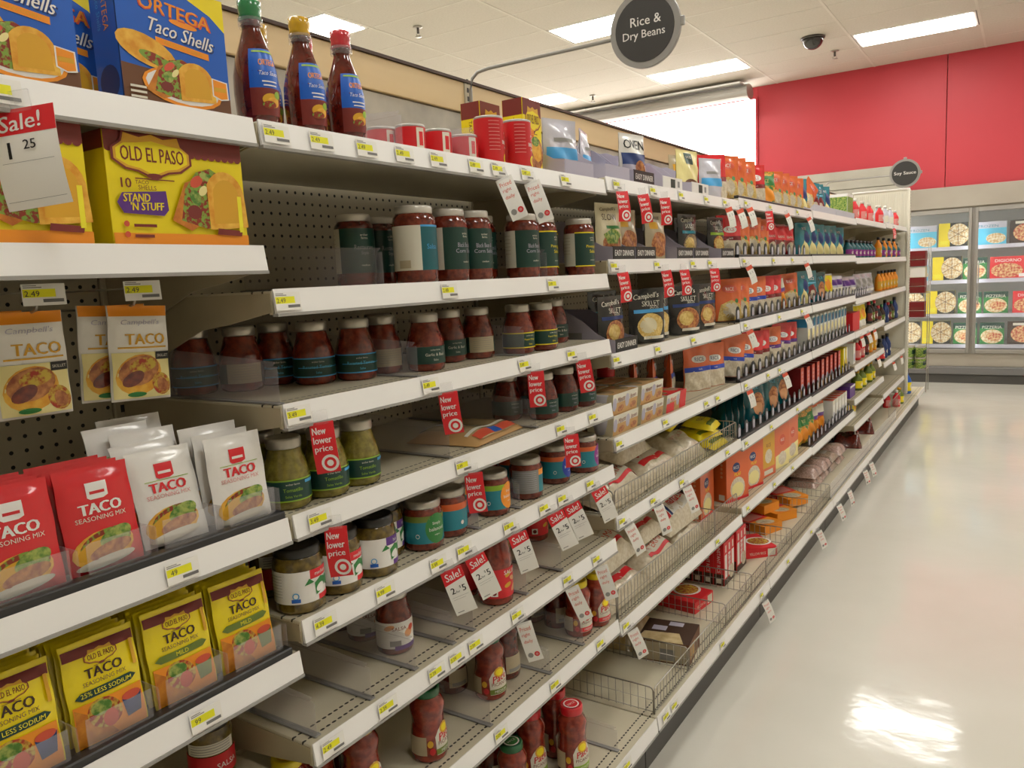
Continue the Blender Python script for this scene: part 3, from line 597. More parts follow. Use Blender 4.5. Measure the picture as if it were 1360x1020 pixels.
logo = lambda cx, cy, w, h, txt='OLD EL PASO': [P_([(cx + a * w / 2, cy + b_ * h / 2) for a, b_ in ((-.78, .55), (-.72, .95), (-.3, .82), (0, .98), (.3, .82), (.72, .95), (.78, .55), (1.02, .25), (1.02, -.25), (.72, -.62), (.4, -.70), (0, -.98), (-.4, -.70), (-.72, -.62), (-1.02, -.25), (-1.02, .25))], 'maroon'),
        P_([(cx + a * w / 2, cy + b_ * h / 2) for a, b_ in ((-.74, .5), (-.68, .87), (-.3, .74), (0, .90), (.3, .74), (.68, .87), (.74, .5), (.96, .22), (.96, -.22), (.68, -.54), (.38, -.62), (0, -.90), (-.38, -.62), (-.68, -.54), (-.96, -.22), (-.96, .22))], 'gold'), P_([(cx + a * w / 2, cy + b_ * h / 2) for a, b_ in ((-.70, .45), (-.4, .50), (0, .62), (.4, .50), (.70, .45), (.90, .2), (.90, -.2), (.62, -.46), (.34, -.54), (0, -.80), (-.34, -.54), (-.62, -.46), (-.90, -.2), (-.90, .2))], 'yellow'),
        T_(txt, cx, cy + .02 * h, h * .30, 'maroon', w * .80, 0, 0, w * .004), D_(cx, cy - .42 * h, w * .10, h * .06, 'maroon'), R_(cx - w * .25, cy - .50 * h, cx + w * .25, cy - .475 * h, 'maroon')]
oep = [R_(-W / 2, 0, W / 2, H, 'yellow'), R_(-W / 2, H - .024, W / 2, H, 'maroon')] + [D_(-W / 2 + .0055 + .011 * k, H - .024, .0055, .004, 'maroon') for k in range(19)] + [R_(-W / 2, 0, W / 2, .018, 'amber')] + logo(-.040, H - .030, .116, .064) + \
      [T_('10', -.083, .084, .013, 'maroon', None, 0, 0, .0006), T_('TACO', -.060, .086, .005, 'maroon'), T_('SHELLS', -.053, .079, .006, 'maroon'), P_([(-.098, .058), (-.090, .071), (-.026, .076), (-.024, .050), (-.032, .042), (-.090, .044)], 'purple'), T_('STAND', -.070, .065, .011, 'yellow', .038, .03, .1, .0006), T_("'N STUFF", -.056, .054, .011, 'yellow', .048, .03, .1, .0006),
       D_(-.088, .030, .004, .004, 'salmon'), R_(-.078, .026, -.045, .030, 'maroon'), D_(-.088, .016, .004, .004, 'salmon'), R_(-.078, .012, -.05, .016, 'maroon')] + taco(.048, .062, .072) + [P_([(.050, .018), (.092, .016), (.094, .024), (.052, .027)], 'maroon'), R_(.089, .022, .096, .075, 'lemon')]
carton('oep', 'taco_shell_box', 'wide yellow taco shell box with maroon roof band', 'yellow taco shell boxes', W, H, .075, 'yellow', oep, [R_(-.073, .002, -.002, H - .024, 'yellow'), R_(-.073, H - .024, -.002, H, 'maroon')])
W, H = .088, .180
oed = [R_(-W / 2, 0, W / 2, H, 'yellow'), R_(-W / 2, H - .040, W / 2, H, 'maroon')] + logo(.004, H - .048, .072, .07) + [R_(-.035, .085, .005, .108, 'amber'), T_('TACO', -.015, .100, .007, 'red'), T_('DINNER', -.015, .091, .007, 'red'), D_(.012, .050, .034, .042, 'meat'), D_(.015, .058, .022, .028, 'shell', .5), D_(.01, .08, .018, .012, 'leafgreen')]
carton('oepdinner', 'taco_dinner_box', 'upright yellow taco dinner box with maroon top', 'yellow dinner boxes', W, H, .06, 'yellow', oed, [R_(-.058, .002, -.002, H - .04, 'yellow'), R_(-.058, H - .04, -.002, H, 'maroon'), T_('TACO DINNER', -.03, .09, .010, 'maroon', .09, -PI / 2)])
W, H = .165, .235
obx = [R_(-W / 2, 0, W / 2, H, 'orange'), D_(.0, .055, .055, .050, 'rice'), D_(.0, .05, .045, .032, 'paleyellow'), D_(-.01, .15, .028, .022, 'navy'), T_('RICE', -.01, .15, .014, 'white'), T_('PILAF', .0, .118, .014, 'yellow'), R_(-W / 2, 0, W / 2, .012, 'brightred')]
carton('orangebox', 'rice_box', 'tall orange rice box', 'orange rice boxes', W, H, .07, 'orange', obx, [R_(-.048, .002, -.002, H - .002, 'orange'), R_(-.040, .01, -.01, .035, 'offwhite')] + [D_(-.025, .17 - .018 * k, .006, .006, 'peach') for k in range(4)])
obx2 = [R_(-W / 2, 0, W / 2, H, 'orange'), R_(-W / 2 + .012, .045, W / 2 - .012, H - .02, 'gold'), D_(0, .10, .04, .035, 'rice'), T_('RICE', 0, .155, .018, 'maroon'), R_(-.05, .01, .05, .032, 'offwhite')]
carton('orangegold', 'rice_box', 'tall orange rice box with gold panel', 'orange rice boxes', W, H * 1.05, .05, 'orange', obx2, [R_(-.048, .002, -.002, .07, 'brightred'), R_(-.048, .07, -.002, H, 'gold')])
carton('orangepale', 'rice_box', 'orange rice box with pale rice picture', 'orange rice boxes', W, H, .05, 'orange', [R_(-W / 2, 0, W / 2, H, 'orange'), P_([(-W / 2, 0), (W / 2, 0), (W / 2, .085), (-W / 2, .065)], 'paleyellow'), D_(0, .045, .05, .035, 'rice'), D_(0, .14, .035, .028, 'salmon'), T_('RICE', 0, .14, .015, 'white')])
W, H = .135, .185
rdb = [R_(-W / 2, 0, W / 2, H, 'brightred')] + [R_(-W / 2 + .012 + .045 * k, .03, -W / 2 + .042 + .045 * k, H - .055, 'white') for k in range(3)] + [R_(-W / 2 + .018 + .045 * k, H - .045, -W / 2 + .034 + .045 * k, H - .015, 'offwhite') for k in range(3)] + [T_('LONG', 0, .115, .014, 'brightred'), T_('GRAIN', 0, .095, .014, 'brightred'), T_('RICE', 0, .075, .014, 'brightred'), R_(-W / 2, 0, W / 2, .026, 'darkbrown'), D_(.03, .04, .032, .03, 'rice')]
carton('redrice', 'rice_box', 'upright red rice box', 'red rice boxes', W, H, .045, 'brightred', rdb, [R_(-.043, .03, -.002, H - .002, 'brightred'), R_(-.043, .002, -.002, .05, 'darkbrown'), T_('INSTANT RICE', -.022, .11, .014, 'white', .11, -PI / 2), R_(-.034, .01, -.012, .03, 'offwhite')])
W, H = .155, .045
lay_top = [R_(-W / 2, -.19, W / 2, 0, 'brightred'), D_(.03, -.09, .06, .055, 'white'), D_(.03, -.09, .05, .045, 'foodmix'), T_('RICE', -.04, -.16, .02, 'white')]
carton('redmeal', 'meal_box', 'red box lying flat with a bowl of food on top', 'boxes lying flat', W, H, .19, 'brightred', [R_(-W / 2, 0, W / 2, H, 'brightred'), R_(.03, .006, .07, .038, 'offwhite'), T_('YELLOW RICE', -.02, .02, .012, 'offwhite', .08)], [R_(-.18, .004, -.01, H - .004, 'brightred')], top=lay_top)
lay_top2 = [R_(-W / 2, -.19, W / 2, -.09, 'brightred'), R_(-W / 2, -.09, W / 2, 0, 'amber'), D_(.0, -.05, .05, .035, 'rice', .4), R_(-.06, -.175, .06, -.105, 'pink'), P_([(-.02, -.06), (.06, -.03), (.0, -.05)], 'darkbrown')]
carton('saffron', 'rice_box', 'red and orange rice box lying flat', 'boxes lying flat', W * .9, H, .19, 'amber', [R_(-W * .45, 0, W * .45, H, 'amber')], [R_(-.19, 0, -.09, H, 'brightred'), R_(-.09, 0, 0, H, 'amber'), T_('YELLOW RICE', -.14, .022, .012, 'white', .08)], top=lay_top2)
W, H = .17, .075
carton('brownmix', 'grain_box', 'dark brown and tan grain package', 'boxes lying flat', W, H, .18, 'brown', [R_(-W / 2, 0, W / 2, H, 'brown'), R_(-.07, .015, .0, .06, 'tan')], [R_(-.17, .005, -.01, H - .005, 'beige'), R_(-.10, .01, -.05, .05, 'grey')], top=[R_(-W / 2, -.18, W / 2, 0, 'darkbrown'), P_([(-W / 2, -.18), (-.02, -.17), (-.01, -.05), (-W / 2, -.02)], 'crushed'), R_(.0, -.15, .035, -.10, 'lilac'), R_(.045, -.10, .075, -.05, 'lilac')])
W, H = .055, .185
mlk = [R_(-W / 2, 0, W / 2, H, 'paper'), R_(-W / 2, H - .06, W / 2, H - .012, 'teal'), R_(-W * .3, H - .058, W * .25, H - .022, 'navy'), P_([(-W / 2, .02), (W * .3, .04), (W * .4, .11), (-W * .2, .12), (-W / 2, .08)], 'paleyellow'), D_(0, .05, W * .35, .03, 'rice')]
carton('palecarton', 'quinoa_carton', 'slim white carton with teal band', 'slim white cartons', W, H, .12, 'paper', mlk, [R_(-.115, .005, -.005, H - .005, 'paper'), R_(-.115, H - .06, -.005, H - .012, 'skyblue')])
W, H = .065, .165
carton('darkredbox', 'bean_carton', 'slim dark red carton with tan rice foot', 'slim dark red cartons', W, H, .13, 'darkred', [R_(-W / 2, 0, W / 2, H, 'salmon'), R_(-W / 2, 0, W / 2, .05, 'tan'), D_(0, .055, W * .45, .02, 'lilac')] + [R_(-W * .3, .085 + .022 * k, W * .3, .10 + .022 * k, 'pink') for k in range(3)], [R_(-.125, .004, -.004, H - .004, 'darkred')])
carton('yellowslim', 'bean_carton', 'slim yellow and white carton', 'slim cartons', W, H, .13, 'yellow', [R_(-W / 2, 0, W / 2, H, 'paper'), R_(-W / 2, 0, -W * .05, H, 'yellow'), D_(W * .2, .05, W * .25, .04, 'tan')])
carton('whitecarton', 'noodle_carton', 'white carton with orange top flaps', 'white cartons', .075, .15, .13, 'paper', [R_(-.0375, 0, .0375, .15, 'paper'), R_(-.0375, .12, .0375, .15, 'offwhite'), D_(0, .045, .028, .03, 'palelilac')], top=[R_(-.037, -.129, .037, 0, 'salmon'), R_(-.03, -.08, .03, -.06, 'peach')])
carton('greenbox', 'herb_box', 'white topped box printed with green leaves', 'boxes', .20, .17, .13, 'white', [R_(-.1, 0, .1, .15, 'leafgreen'), R_(-.1, .15, .1, .17, 'white')], [R_(-.128, .0, -.002, .15, 'leafgreen')])
W, H = .125, .11
carton('redcarton', 'snack_carton', 'plain red open carton', 'cartons', .26, .13, .16, 'brightred', [R_(-.13, 0, .13, .13, 'brightred')], [R_(-.158, .004, -.004, .125, 'brightred')])
carton('purplebox', 'snack_carton', 'purple tray box', 'cartons', .20, .085, .14, 'purple', [R_(-.1, 0, .1, .085, 'purple'), R_(-.08, .07, .1, .085, 'white')], [R_(-.13, .004, -.004, .075, 'purple')])
carton('brownbox', 'snack_carton', 'red-brown boxed snack', 'boxes', .14, .13, .1, 'maroon', [R_(-.07, 0, .07, .13, 'maroon'), R_(-.05, .02, .05, .06, 'darkred')], [R_(-.098, .002, -.002, .128, 'maroon'), R_(-.08, .05, -.02, .11, 'darkred')])

# ---- pouches and packets. local frame: stands on z=0, face toward +x, width along y
def pouch_shape(W, H, T, seal=.06, flat=False):
    def th(u, v):
        a = max(0.0, 1 - (2 * u / W) ** 2) ** .55; t = v / H
        if flat: p = max(0.0, min(1, t / .08)) ** .5 * max(0.0, min(1, (1 - seal - t) / .12)) ** .5 if t < 1 - seal else 0
        else: p = (max(0.0, 1 - (t / (1 - seal)) ** 2.2)) ** .8 * (.82 + .18 * min(1, t / .15)) if t < 1 - seal else 0
        return .0006 + T / 2 * a * p
    return th
def pouch_kind(key, name, desc, plural, W, H, T, body, els, flat=False, cat='pouch', back=None, notch=True, seal=.06):
    th0 = pouch_shape(W, H, T, seal, flat); b = MB(); nu, nv = 12, 22
    ph = (sum(map(ord, key)) % 13) * .5; amp = T * (.10 if not flat else .06)
    def th(u, v): return th0(u, v) + (amp * (math.sin(u * 75 + v * 32 + ph) * math.sin(v * 48 + ph * 2)) * min(1, th0(u, v) / (.2 * T)) if T else 0) + .0004
    if body in PAL:
        if body + '_film' not in MATS:
            c = PAL[body][0]; noisy(body + '_film', c, c, 34, .24, .35, .3, .7, .35, 2)
        body = body + '_film'
    wob = lambda v: 1 + .012 * math.sin(v * 90)
    b.grid(lambda a, c: (th((a - .5) * W, c * H), (a - .5) * W * wob(c * H), c * H), nu, nv, body)
    b.grid(lambda a, c: (-th((.5 - a) * W, c * H), (.5 - a) * W * wob(c * H), c * H), nu, nv, back or body)
    if not flat: b.grid(lambda a, c: ((2 * c - 1) * th((a - .5) * W, 0), (a - .5) * W, 0), nu, 2, body)
    surf = lambda u, v, o: (th(u, v) + o, u * wob(v), v)
    A, B = art(surf, els, .006, .0009, .00014, .006)
    kind(key, name, cat, desc, plural, [('pouch_body', b.mesh('pouch_body')), ('printing', mm(A, 'printing'), [('lettering', mm(B, 'lettering'))])])
def packet_kind(*a, **k): pouch_kind(*a, flat=True, **k)
W, H = .150, .190
def rice_pouch(key, desc, body, top, bandc, low, logoc='white', plural='rice pouches', W=.15, H=.19):
    e = [R_(-W / 2 * .98, .002, W / 2 * .98, H * .42, low), D_(0, H * .25, W * .40, H * .20, low), R_(-W / 2 * .98, H * .40, W / 2 * .98, H * .50, bandc), D_(0, H * .66, W * .27, H * .08, logoc), T_('RICE', 0, H * .66, .016, top), T_('ready', 0, H * .45, .009, 'white')]
    pouch_kind(key, 'rice_pouch', desc, plural, W, H, .042, body, e)
pouch_kind('orangepouch', 'rice_pouch', 'glossy orange rice pouch', 'orange rice pouches', W, H, .045, 'orange', [P_([(-.07, .002), (.07, .002), (.055, .075), (.0, .095), (-.055, .075)], 'pasta'), D_(0, .048, .045, .036, 'rice'), D_(0, .145, .045, .018, 'salmon'), T_('RICE', 0, .145, .016, 'white'), D_(.035, .09, .012, .010, 'green')])
rice_pouch('orangewhite', 'orange and white rice pouch with blue band', 'orange', 'navy', 'deepblue', 'rice')
rice_pouch('orangepurple', 'orange and white rice pouch with purple band', 'orange', 'purple', 'purple', 'rice')
rice_pouch('redpouch', 'red rice pouch with pale rice foot', 'brightred', 'red', 'darkred', 'rice')
rice_pouch('redpurple', 'red rice pouch with broad purple band', 'red', 'purple', 'purple', 'rice')
pouch_kind('darkredpouch', 'rice_pouch', 'dark red grain pouch with oval picture', 'dark red pouches', W, .175, .05, 'darkred', [R_(-.07, .09, .07, .165, 'brightred'), D_(.015, .042, .042, .038, 'beige'), D_(.015, .042, .034, .030, 'rice'), T_('GRAINS', .01, .108, .013, 'offwhite')])
pouch_kind('tealpouch', 'rice_pouch', 'glossy teal rice pouch with cream leaf', 'teal rice pouches', W, .20, .045, 'teal', [P_([(-.045, .004), (.045, .004), (.03, .06), (.0, .10), (-.03, .06)], 'paleyellow'), D_(.02, .115, .025, .038, 'navy'), T_('RICE', .0, .165, .016, 'white')])
pouch_kind('tealred', 'rice_pouch', 'teal rice pouch with dark red picture', 'teal rice pouches', W, .20, .045, 'teal', [D_(0, .065, .05, .05, 'darkred'), D_(0, .05, .035, .03, 'rice'), T_('RICE', .0, .15, .018, 'white'), R_(-.05, .12, .05, .128, 'cyan')])
pouch_kind('deeptealpouch', 'rice_pouch', 'dark teal pouch with brown food picture', 'dark teal pouches', W, .185, .045, 'deepteal', [D_(.01, .07, .045, .055, 'meat'), D_(.0, .05, .03, .03, 'peach'), T_('RICE', 0, .15, .016, 'cyan')])
pouch_kind('greenpouch', 'noodle_bag', 'green and orange noodle bag', 'noodle bags', .15, .17, .06, 'greenmix', [R_(-.07, .10, .07, .15, 'green'), D_(0, .05, .05, .04, 'amber'), T_('RICE', 0, .125, .018, 'paleyellow')])
pouch_kind('whiteorange', 'noodle_bag', 'white and orange noodle bag', 'noodle bags', .11, .17, .05, 'orange', [R_(-.05, .09, .05, .155, 'offwhite'), R_(-.05, .085, .05, .105, 'purple'), D_(0, .045, .04, .035, 'amber')])
pouch_kind('yellowbag', 'noodle_bag', 'yellow and white gusset bag', 'bags', .15, .17, .05, 'paper', [R_(-.07, .05, .07, .16, 'yellow'), D_(0, .10, .04, .04, 'amber'), R_(-.07, .0, .07, .05, 'paper')])
pouch_kind('foilbag', 'noodle_bag', 'crinkled silver foil bag', 'bags', .16, .16, .07, 'palelilac', [R_(-.06, .02, .06, .04, 'white'), P_([(-.06, .05), (.02, .07), (.06, .13), (-.04, .12)], 'steel')])
pouch_kind('purplebag', 'noodle_bag', 'white bag with purple crown band', 'bags', .14, .15, .06, 'palelilac', [R_(-.065, .085, .065, .125, 'purple'), R_(-.05, .015, .05, .07, 'offwhite')])
# skillet sauces: black pouch with white script
def skillet(key, bandc, food, desc, brand=True, W=.150, H=.175):
    e = [T_("Campbell's", -.006, H * .86, .022, 'offwhite', .105, .06, .35, .0004), T_('SKILLET', .008, H * .73, .017, 'offwhite', .078), T_('SAUCES', .02, H * .655, .008, 'offwhite'), R_(-W * .42, H * .56, W * .42, H * .625, bandc), D_(0, H * .31, W * .36, H * .24, food), D_(-.01, H * .33, W * .24, H * .15, 'pasta' if food != 'pasta' else 'cream'), R_(-.03, .012, .06, .022, 'offwhite')]
    pouch_kind(key, 'sauce_pouch', desc, 'black skillet sauce pouches', W, H, .045, 'black', e)
skillet('skillettan', 'skyblue', 'pasta', 'black skillet sauce pouch, pale blue band, cream food')
skillet('skilletorange', 'navy', 'meat', 'black skillet sauce pouch, dark band, orange food')
skillet('skilletteal', 'teal', 'smoke', 'black skillet sauce pouch, teal band')
skillet('skilletgreen', 'lime', 'foodmix', 'black skillet sauce pouch, lime band and yellow badge')
pouch_kind('ovenbeige', 'sauce_pouch', 'beige oven sauce pouch with dark lettering', 'oven sauce pouches', .15, .18, .045, 'cream', [T_("Campbell's", -.01, .16, .014, 'darkbrown', .09, .05, .3), T_('SLOW', -.01, .135, .020, 'darkbrown'), D_(.0, .045, .055, .042, 'meat'), P_([(-.05, .08), (.0, .10), (.05, .08), (.02, .05), (-.03, .05)], 'leafgreen'), R_(-.03, .098, .05, .108, 'green')])
pouch_kind('ovenbrown', 'sauce_pouch', 'tan sauce pouch with glossy food window', 'oven sauce pouches', .135, .17, .045, 'beige', [R_(-.05, .11, .0, .135, 'gold'), D_(0, .055, .05, .045, 'meat'), T_('SAUCE', .0, .15, .012, 'darkbrown')])
pouch_kind('ovenblue', 'sauce_pouch', 'white and blue oven sauce pouch with black OVEN lettering', 'oven sauce pouches', .13, .145, .04, 'paper', [R_(-.06, .0, .06, .085, 'lilac'), R_(-.06, .05, .06, .085, 'navy'), T_('OVEN', 0, .112, .028, 'softblack', .10, 0, 0, .001), D_(.02, .035, .025, .03, 'meat')])
pouch_kind('ovengreen', 'sauce_pouch', 'cream pouch with dark square badge', 'oven sauce pouches', .15, .15, .04, 'paleyellow', [R_(-.028, .10, .028, .14, 'darkgreen'), T_('SAUCE', 0, .125, .009, 'offwhite'), D_(0, .025, .05, .022, 'brown')])
pouch_kind('greybag', 'sauce_pouch', 'crumpled grey and blue pouch', 'oven sauce pouches', .12, .15, .045, 'palelilac', [R_(-.055, .045, .055, .075, 'skyblue'), R_(-.03, .09, .04, .10, 'grey')])
# seasoning packets
W, H = .100, .142
redp = lambda bg, fg, sub: [P_([(-.014, .120), (.014, .120), (.014, .100), (.007, .097), (-.010, .097), (-.014, .100)], fg if bg == 'red' else 'brightred'), R_(-.010, .104, .010, .108, bg if bg == 'red' else 'white'), T_('TACO', 0, .085, .0145, fg, .056, 0, 0, .0019), T_('SEASONING MIX', 0, .0715, .0062, sub, .068)] + \
    [D_(-.004, .030, .042, .024, 'shell', .15), D_(0, .036, .036, .018, 'tacofill', .2), D_(-.012, .032, .03, .012, 'gold', .35), D_(.014, .042, .024, .012, 'leafgreen', .3), D_(.004, .026, .03, .010, 'meat', .2), D_(-.004, .012, .040, .007, 'offwhite', .1)]
packet_kind('redpacket', 'seasoning_packet', 'red taco seasoning packet', 'red seasoning packets', W, H, .016, 'brightred', redp('red', 'white', 'offwhite'), cat='packet')
packet_kind('whitepacket', 'seasoning_packet', 'white taco seasoning packet with red lettering', 'white seasoning packets', W, H, .014, 'white', [R_(-.032, .0945, .036, .0955, 'lime')] + [e if e[0] != 't' or e[1] != 'TACO' else T_('TACO', 0, .0845, .0145, 'brightred', .056, 0, 0, .0019) for e in redp('white', 'brightred', 'pink')], cat='packet')
def oepack(bandc, txt, bowl):
    e = [R_(-W / 2 * .97, H - .022, W / 2 * .97, H - .008, 'maroon')] + logo(0, H - .026, .044, .025) + [T_('TACO', 0, .096, .0135, 'darkbrown', .049, 0, 0, .0012), T_('SEASONING MIX', 0, .083, .006, 'brown', .058), P_([(-.042, .068), (-.034, .074), (.034, .076), (.042, .071), (.034, .065), (-.034, .063)], bandc), T_(txt, 0, .0695, .0062, 'lemon'),
         R_(-.047, .002, .047, .058, 'amber'), P_([(-.046, .055), (-.012, .030), (.006, .004), (-.046, .004)], 'shellshade'), D_(-.008, .038, .024, .020, 'foodmix', -.6), D_(-.012, .046, .014, .010, 'leafgreen'), D_(-.002, .028, .010, .012, 'salmon'), P_([(.016, .044), (.045, .046), (.040, .020), (.020, .018)], bowl), D_(.030, .046, .014, .006, 'salmon'), R_(.040, .085, .045, .122, 'gold')]
    return e
packet_kind('yellowmild', 'seasoning_packet', 'yellow taco seasoning packet with green MILD band', 'yellow seasoning packets', W, H, .010, 'yellow', oepack('olive', 'MILD', 'olive'), cat='packet')
packet_kind('yellowsodium', 'seasoning_packet', 'yellow taco seasoning packet with less sodium band', 'yellow seasoning packets', W, H, .010, 'yellow', oepack('darkgreen', '25% LESS SODIUM', 'navy'), cat='packet')
W, H = .092, .145
packet_kind('tacokit', 'sauce_packet', 'glossy cream taco sauce packet with orange header', 'hanging taco packets', W, H, .018, 'paper', [R_(-.045, H - .016, .045, H, 'amber'), T_("Campbell's", .0, H - .026, .010, 'lilac', .06, 0, .3), T_('TACO', .006, .094, .0165, 'gold', .062, 0, 0, .0012), R_(-.035, .080, .04, .0825, 'gold'), R_(-.044, .004, .044, .074, 'paleyellow'), D_(-.006, .040, .036, .030, 'shell', .4), D_(-.006, .046, .032, .022, 'meat', .3), D_(.0, .054, .022, .011, 'foodmix', .2), D_(-.016, .034, .018, .010, 'salsa', .5), D_(.028, .024, .015, .018, 'foodmix', .4), D_(.030, .022, .009, .012, 'meat', .4), R_(.020, .062, .044, .074, 'black'), T_('SKILLET', .032, .068, .004, 'offwhite'), D_(-.012, .010, .014, .004, 'green')], cat='packet')
# ---- lying bags (pillows). local frame: long axis along y, lies on z=0
def pillow_kind(key, name, desc, plural, Lx, Ly, T, body, els, cat='bag', seed=1):
    rnd = random.Random(seed); amp = [rnd.uniform(-1, 1) for _ in range(6)]
    def top(u, v):
        a = max(0.0, 1 - abs(2 * u / Lx) ** 4) ** .5; c = max(0.0, 1 - abs(2 * v / Ly) ** 3.4) ** .5
        n = .16 * (amp[0] * math.sin(31 * u + amp[1] * 6) + amp[2] * math.sin(43 * v + amp[3] * 6) + .6 * amp[4] * math.sin(70 * (u + v)))
        return T * a * c * (.9 + n) + .002
    b = MB(); nu, nv = 10, 14; F = lambda a: (a - .5)
    b.grid(lambda a, c: (F(a) * Lx, F(c) * Ly, top(F(a) * Lx, F(c) * Ly)), nu, nv, body)
    b.grid(lambda a, c: (-F(a) * Lx, F(c) * Ly, .0005), nu, nv, body)
    A, B = art(lambda u, v, o: (-v, u, top(-v, u) + o), els, .015, .0008, .0003, .015)
    kind(key, name, cat, desc, plural, [('bag_body', b.mesh('bag_body')), ('printing', mm(A, 'printing'), [('lettering', mm(B, 'lettering'))])])
pillow_kind('ricebagred', 'rice_bag', 'clear rice bag with red printed band', 'rice bags', .20, .30, .075, 'rice', [R_(-.10, -.03, .12, .035, 'offwhite'), P_([(-.10, -.055), (.12, -.055), (.12, -.03), (-.10, -.03)], 'brightred'), T_('RICE', 0, .01, .03, 'salmon', .13), D_(-.07, .0, .014, .02, 'red', .5)], seed=3)
pillow_kind('mahatma', 'rice_bag', 'big white rice bag with large red lettering', 'rice bags', .22, .34, .085, 'rice', [R_(-.12, -.075, .13, .07, 'paper'), R_(-.135, -.075, -.115, .07, 'brightred'), R_(-.112, -.075, -.10, .07, 'navy'), R_(-.03, .025, .02, .055, 'navy'), T_('Mahatma', .02, -.02, .042, 'brightred', .18, 0, .15, .001), T_('RICE', .10, .045, .018, 'pink')], seed=5)
pillow_kind('ricebag', 'rice_bag', 'plain clear bag of white rice', 'rice bags', .19, .28, .07, 'rice', [R_(-.06, -.03, .07, .02, 'offwhite'), T_('WHITE RICE', 0, -.005, .02, 'pink', .10)], seed=8)
pillow_kind('ricebagfold', 'rice_bag', 'slumped rice bag with red stripe lettering', 'rice bags', .21, .30, .09, 'rice', [R_(-.09, -.06, .10, -.01, 'offwhite'), T_('WATERMAID', 0, -.035, .026, 'salmon', .16), R_(-.10, -.075, .11, -.062, 'brightred'), D_(-.05, .03, .02, .03, 'red')], seed=11)
pillow_kind('yellowrice', 'rice_packet', 'shiny yellow rice packet lying flat', 'yellow rice packets', .13, .17, .03, 'yellow', [R_(-.07, -.02, .07, .03, 'lemon'), T_('YELLOW RICE', 0, .005, .022, 'maroon', .10), R_(-.07, -.05, .07, -.03, 'olive')], seed=13)
pillow_kind('beanbag', 'bean_bag', 'clear bag of pale dried beans', 'bean bags', .17, .21, .055, 'pinkbeans', [R_(-.05, -.02, .05, .025, 'baghaze')], seed=17)
pillow_kind('darkbean', 'bean_bag', 'clear bag of speckled dried beans', 'bean bags', .16, .20, .05, 'beans', [R_(-.05, -.02, .05, .025, 'baghaze')], seed=19)
pillow_kind('grainbag', 'bean_bag', 'amber clear bag of grains', 'bean bags', .20, .26, .06, 'crushed', [R_(-.05, -.05, .08, .0, 'grey')], seed=23)
pillow_kind('flatpack', 'tostada_pack', 'flat clear pack of tan tostadas with blue and orange print', 'packs', .19, .24, .028, 'tan', [R_(-.08, -.09, .10, .085, 'crushed'), D_(.02, .06, .05, .02, 'blue'), R_(-.09, -.088, .09, -.065, 'salmon'), R_(-.02, -.088, .02, -.065, 'blue'), R_(.06, .05, .09, .075, 'yellow'), R_(-.10, -.06, .10, -.05, 'offwhite')], seed=29)
pillow_kind('redbag', 'bean_bag', 'glossy dark red bag of beans', 'red bags', .20, .24, .11, 'salsadeep', [D_(.05, -.03, .05, .05, 'salmon'), R_(-.08, -.06, .08, -.05, 'offwhite')], seed=31)
# ---- two-cup rice packs: printed sleeve round two white cups, long side along y
def cup_kind(key, desc, band, txtc):
    b = MB(); Lr, Wd, Hh = .20, .095, .062
    prof = [(-.010, .0), (Wd * .5, 0), (Wd * .56, Hh), (-.004, Hh)]
    b.prism([(-Wd / 2 * .86, 0), (Wd / 2 * .86, 0), (Wd / 2, Hh), (-Wd / 2, Hh)], 'Y', -Lr / 2 + .012, Lr / 2 - .012, 'cream')
    cups = []
    c = MB(); c.lathe([(0, .001), (.032, .001), (.036, .006), (.043, Hh - .006), (.0455, Hh - .004), (.0455, Hh - .001), (0.001, Hh - .001)], 'palelilac', 20)
    c2 = MB(); c2.v = [(x, y + .056, z) for x, y, z in c.v]; c2.f = c.f; c2.m = c.m; c2.mats = c.mats; c2.sm = c.sm
    c.v = [(x, y - .056, z) for x, y, z in c.v]
    s = Wd / 2; sl = (Wd / 2 - Wd / 2 * .86) / Hh
    surf = lambda u, v, o: (Wd / 2 * .86 + sl * v + o, u, v)
    e = [R_(-.088, 0, .088, Hh, 'tan'), R_(-.088, Hh * .55, .088, Hh, 'offwhite')] + [D_(q, Hh * .24, .022, .010, 'meat', .1) for q in (-.03, .055)] + [D_(-.075, Hh * .5, .014, .020, 'lilac'), D_(.012, Hh * .55, .014, .020, 'lilac'), T_('Minute', -.03, Hh * .70, .016, txtc, .05, .1, .2), T_('Brown', .055, Hh * .70, .014, txtc, .04, .1)]
    if band: e += [R_(-.088, 0, -.02, Hh * .5, band), R_(.03, 0, .088, Hh, band)]
    A, B = art(surf, e); C2, D2 = art(lambda u, v, o: (v, u, Hh + o), [R_(-.086, -Wd / 2, .086, Wd / 2, 'tan' if not band else band), D_(-.05, 0, .03, .03, 'crushed'), D_(.05, 0, .03, .03, 'crushed')])
    kind(key, 'rice_cup_pack', 'rice cups', desc, 'rice cup packs', [('sleeve', b.mesh('sleeve')), ('printing', mm(A, 'printing')), ('lettering', mm(B, 'lettering')), ('top_printing', mm(C2, 'top_printing')), ('cup', c.mesh('cup')), ('cup', c2.mesh('cup'))])
cup_kind('cuppack', 'two-cup rice pack in brown sleeve', None, 'maroon'); cup_kind('cuppackred', 'two-cup rice pack in red sleeve', 'brightred', 'red')
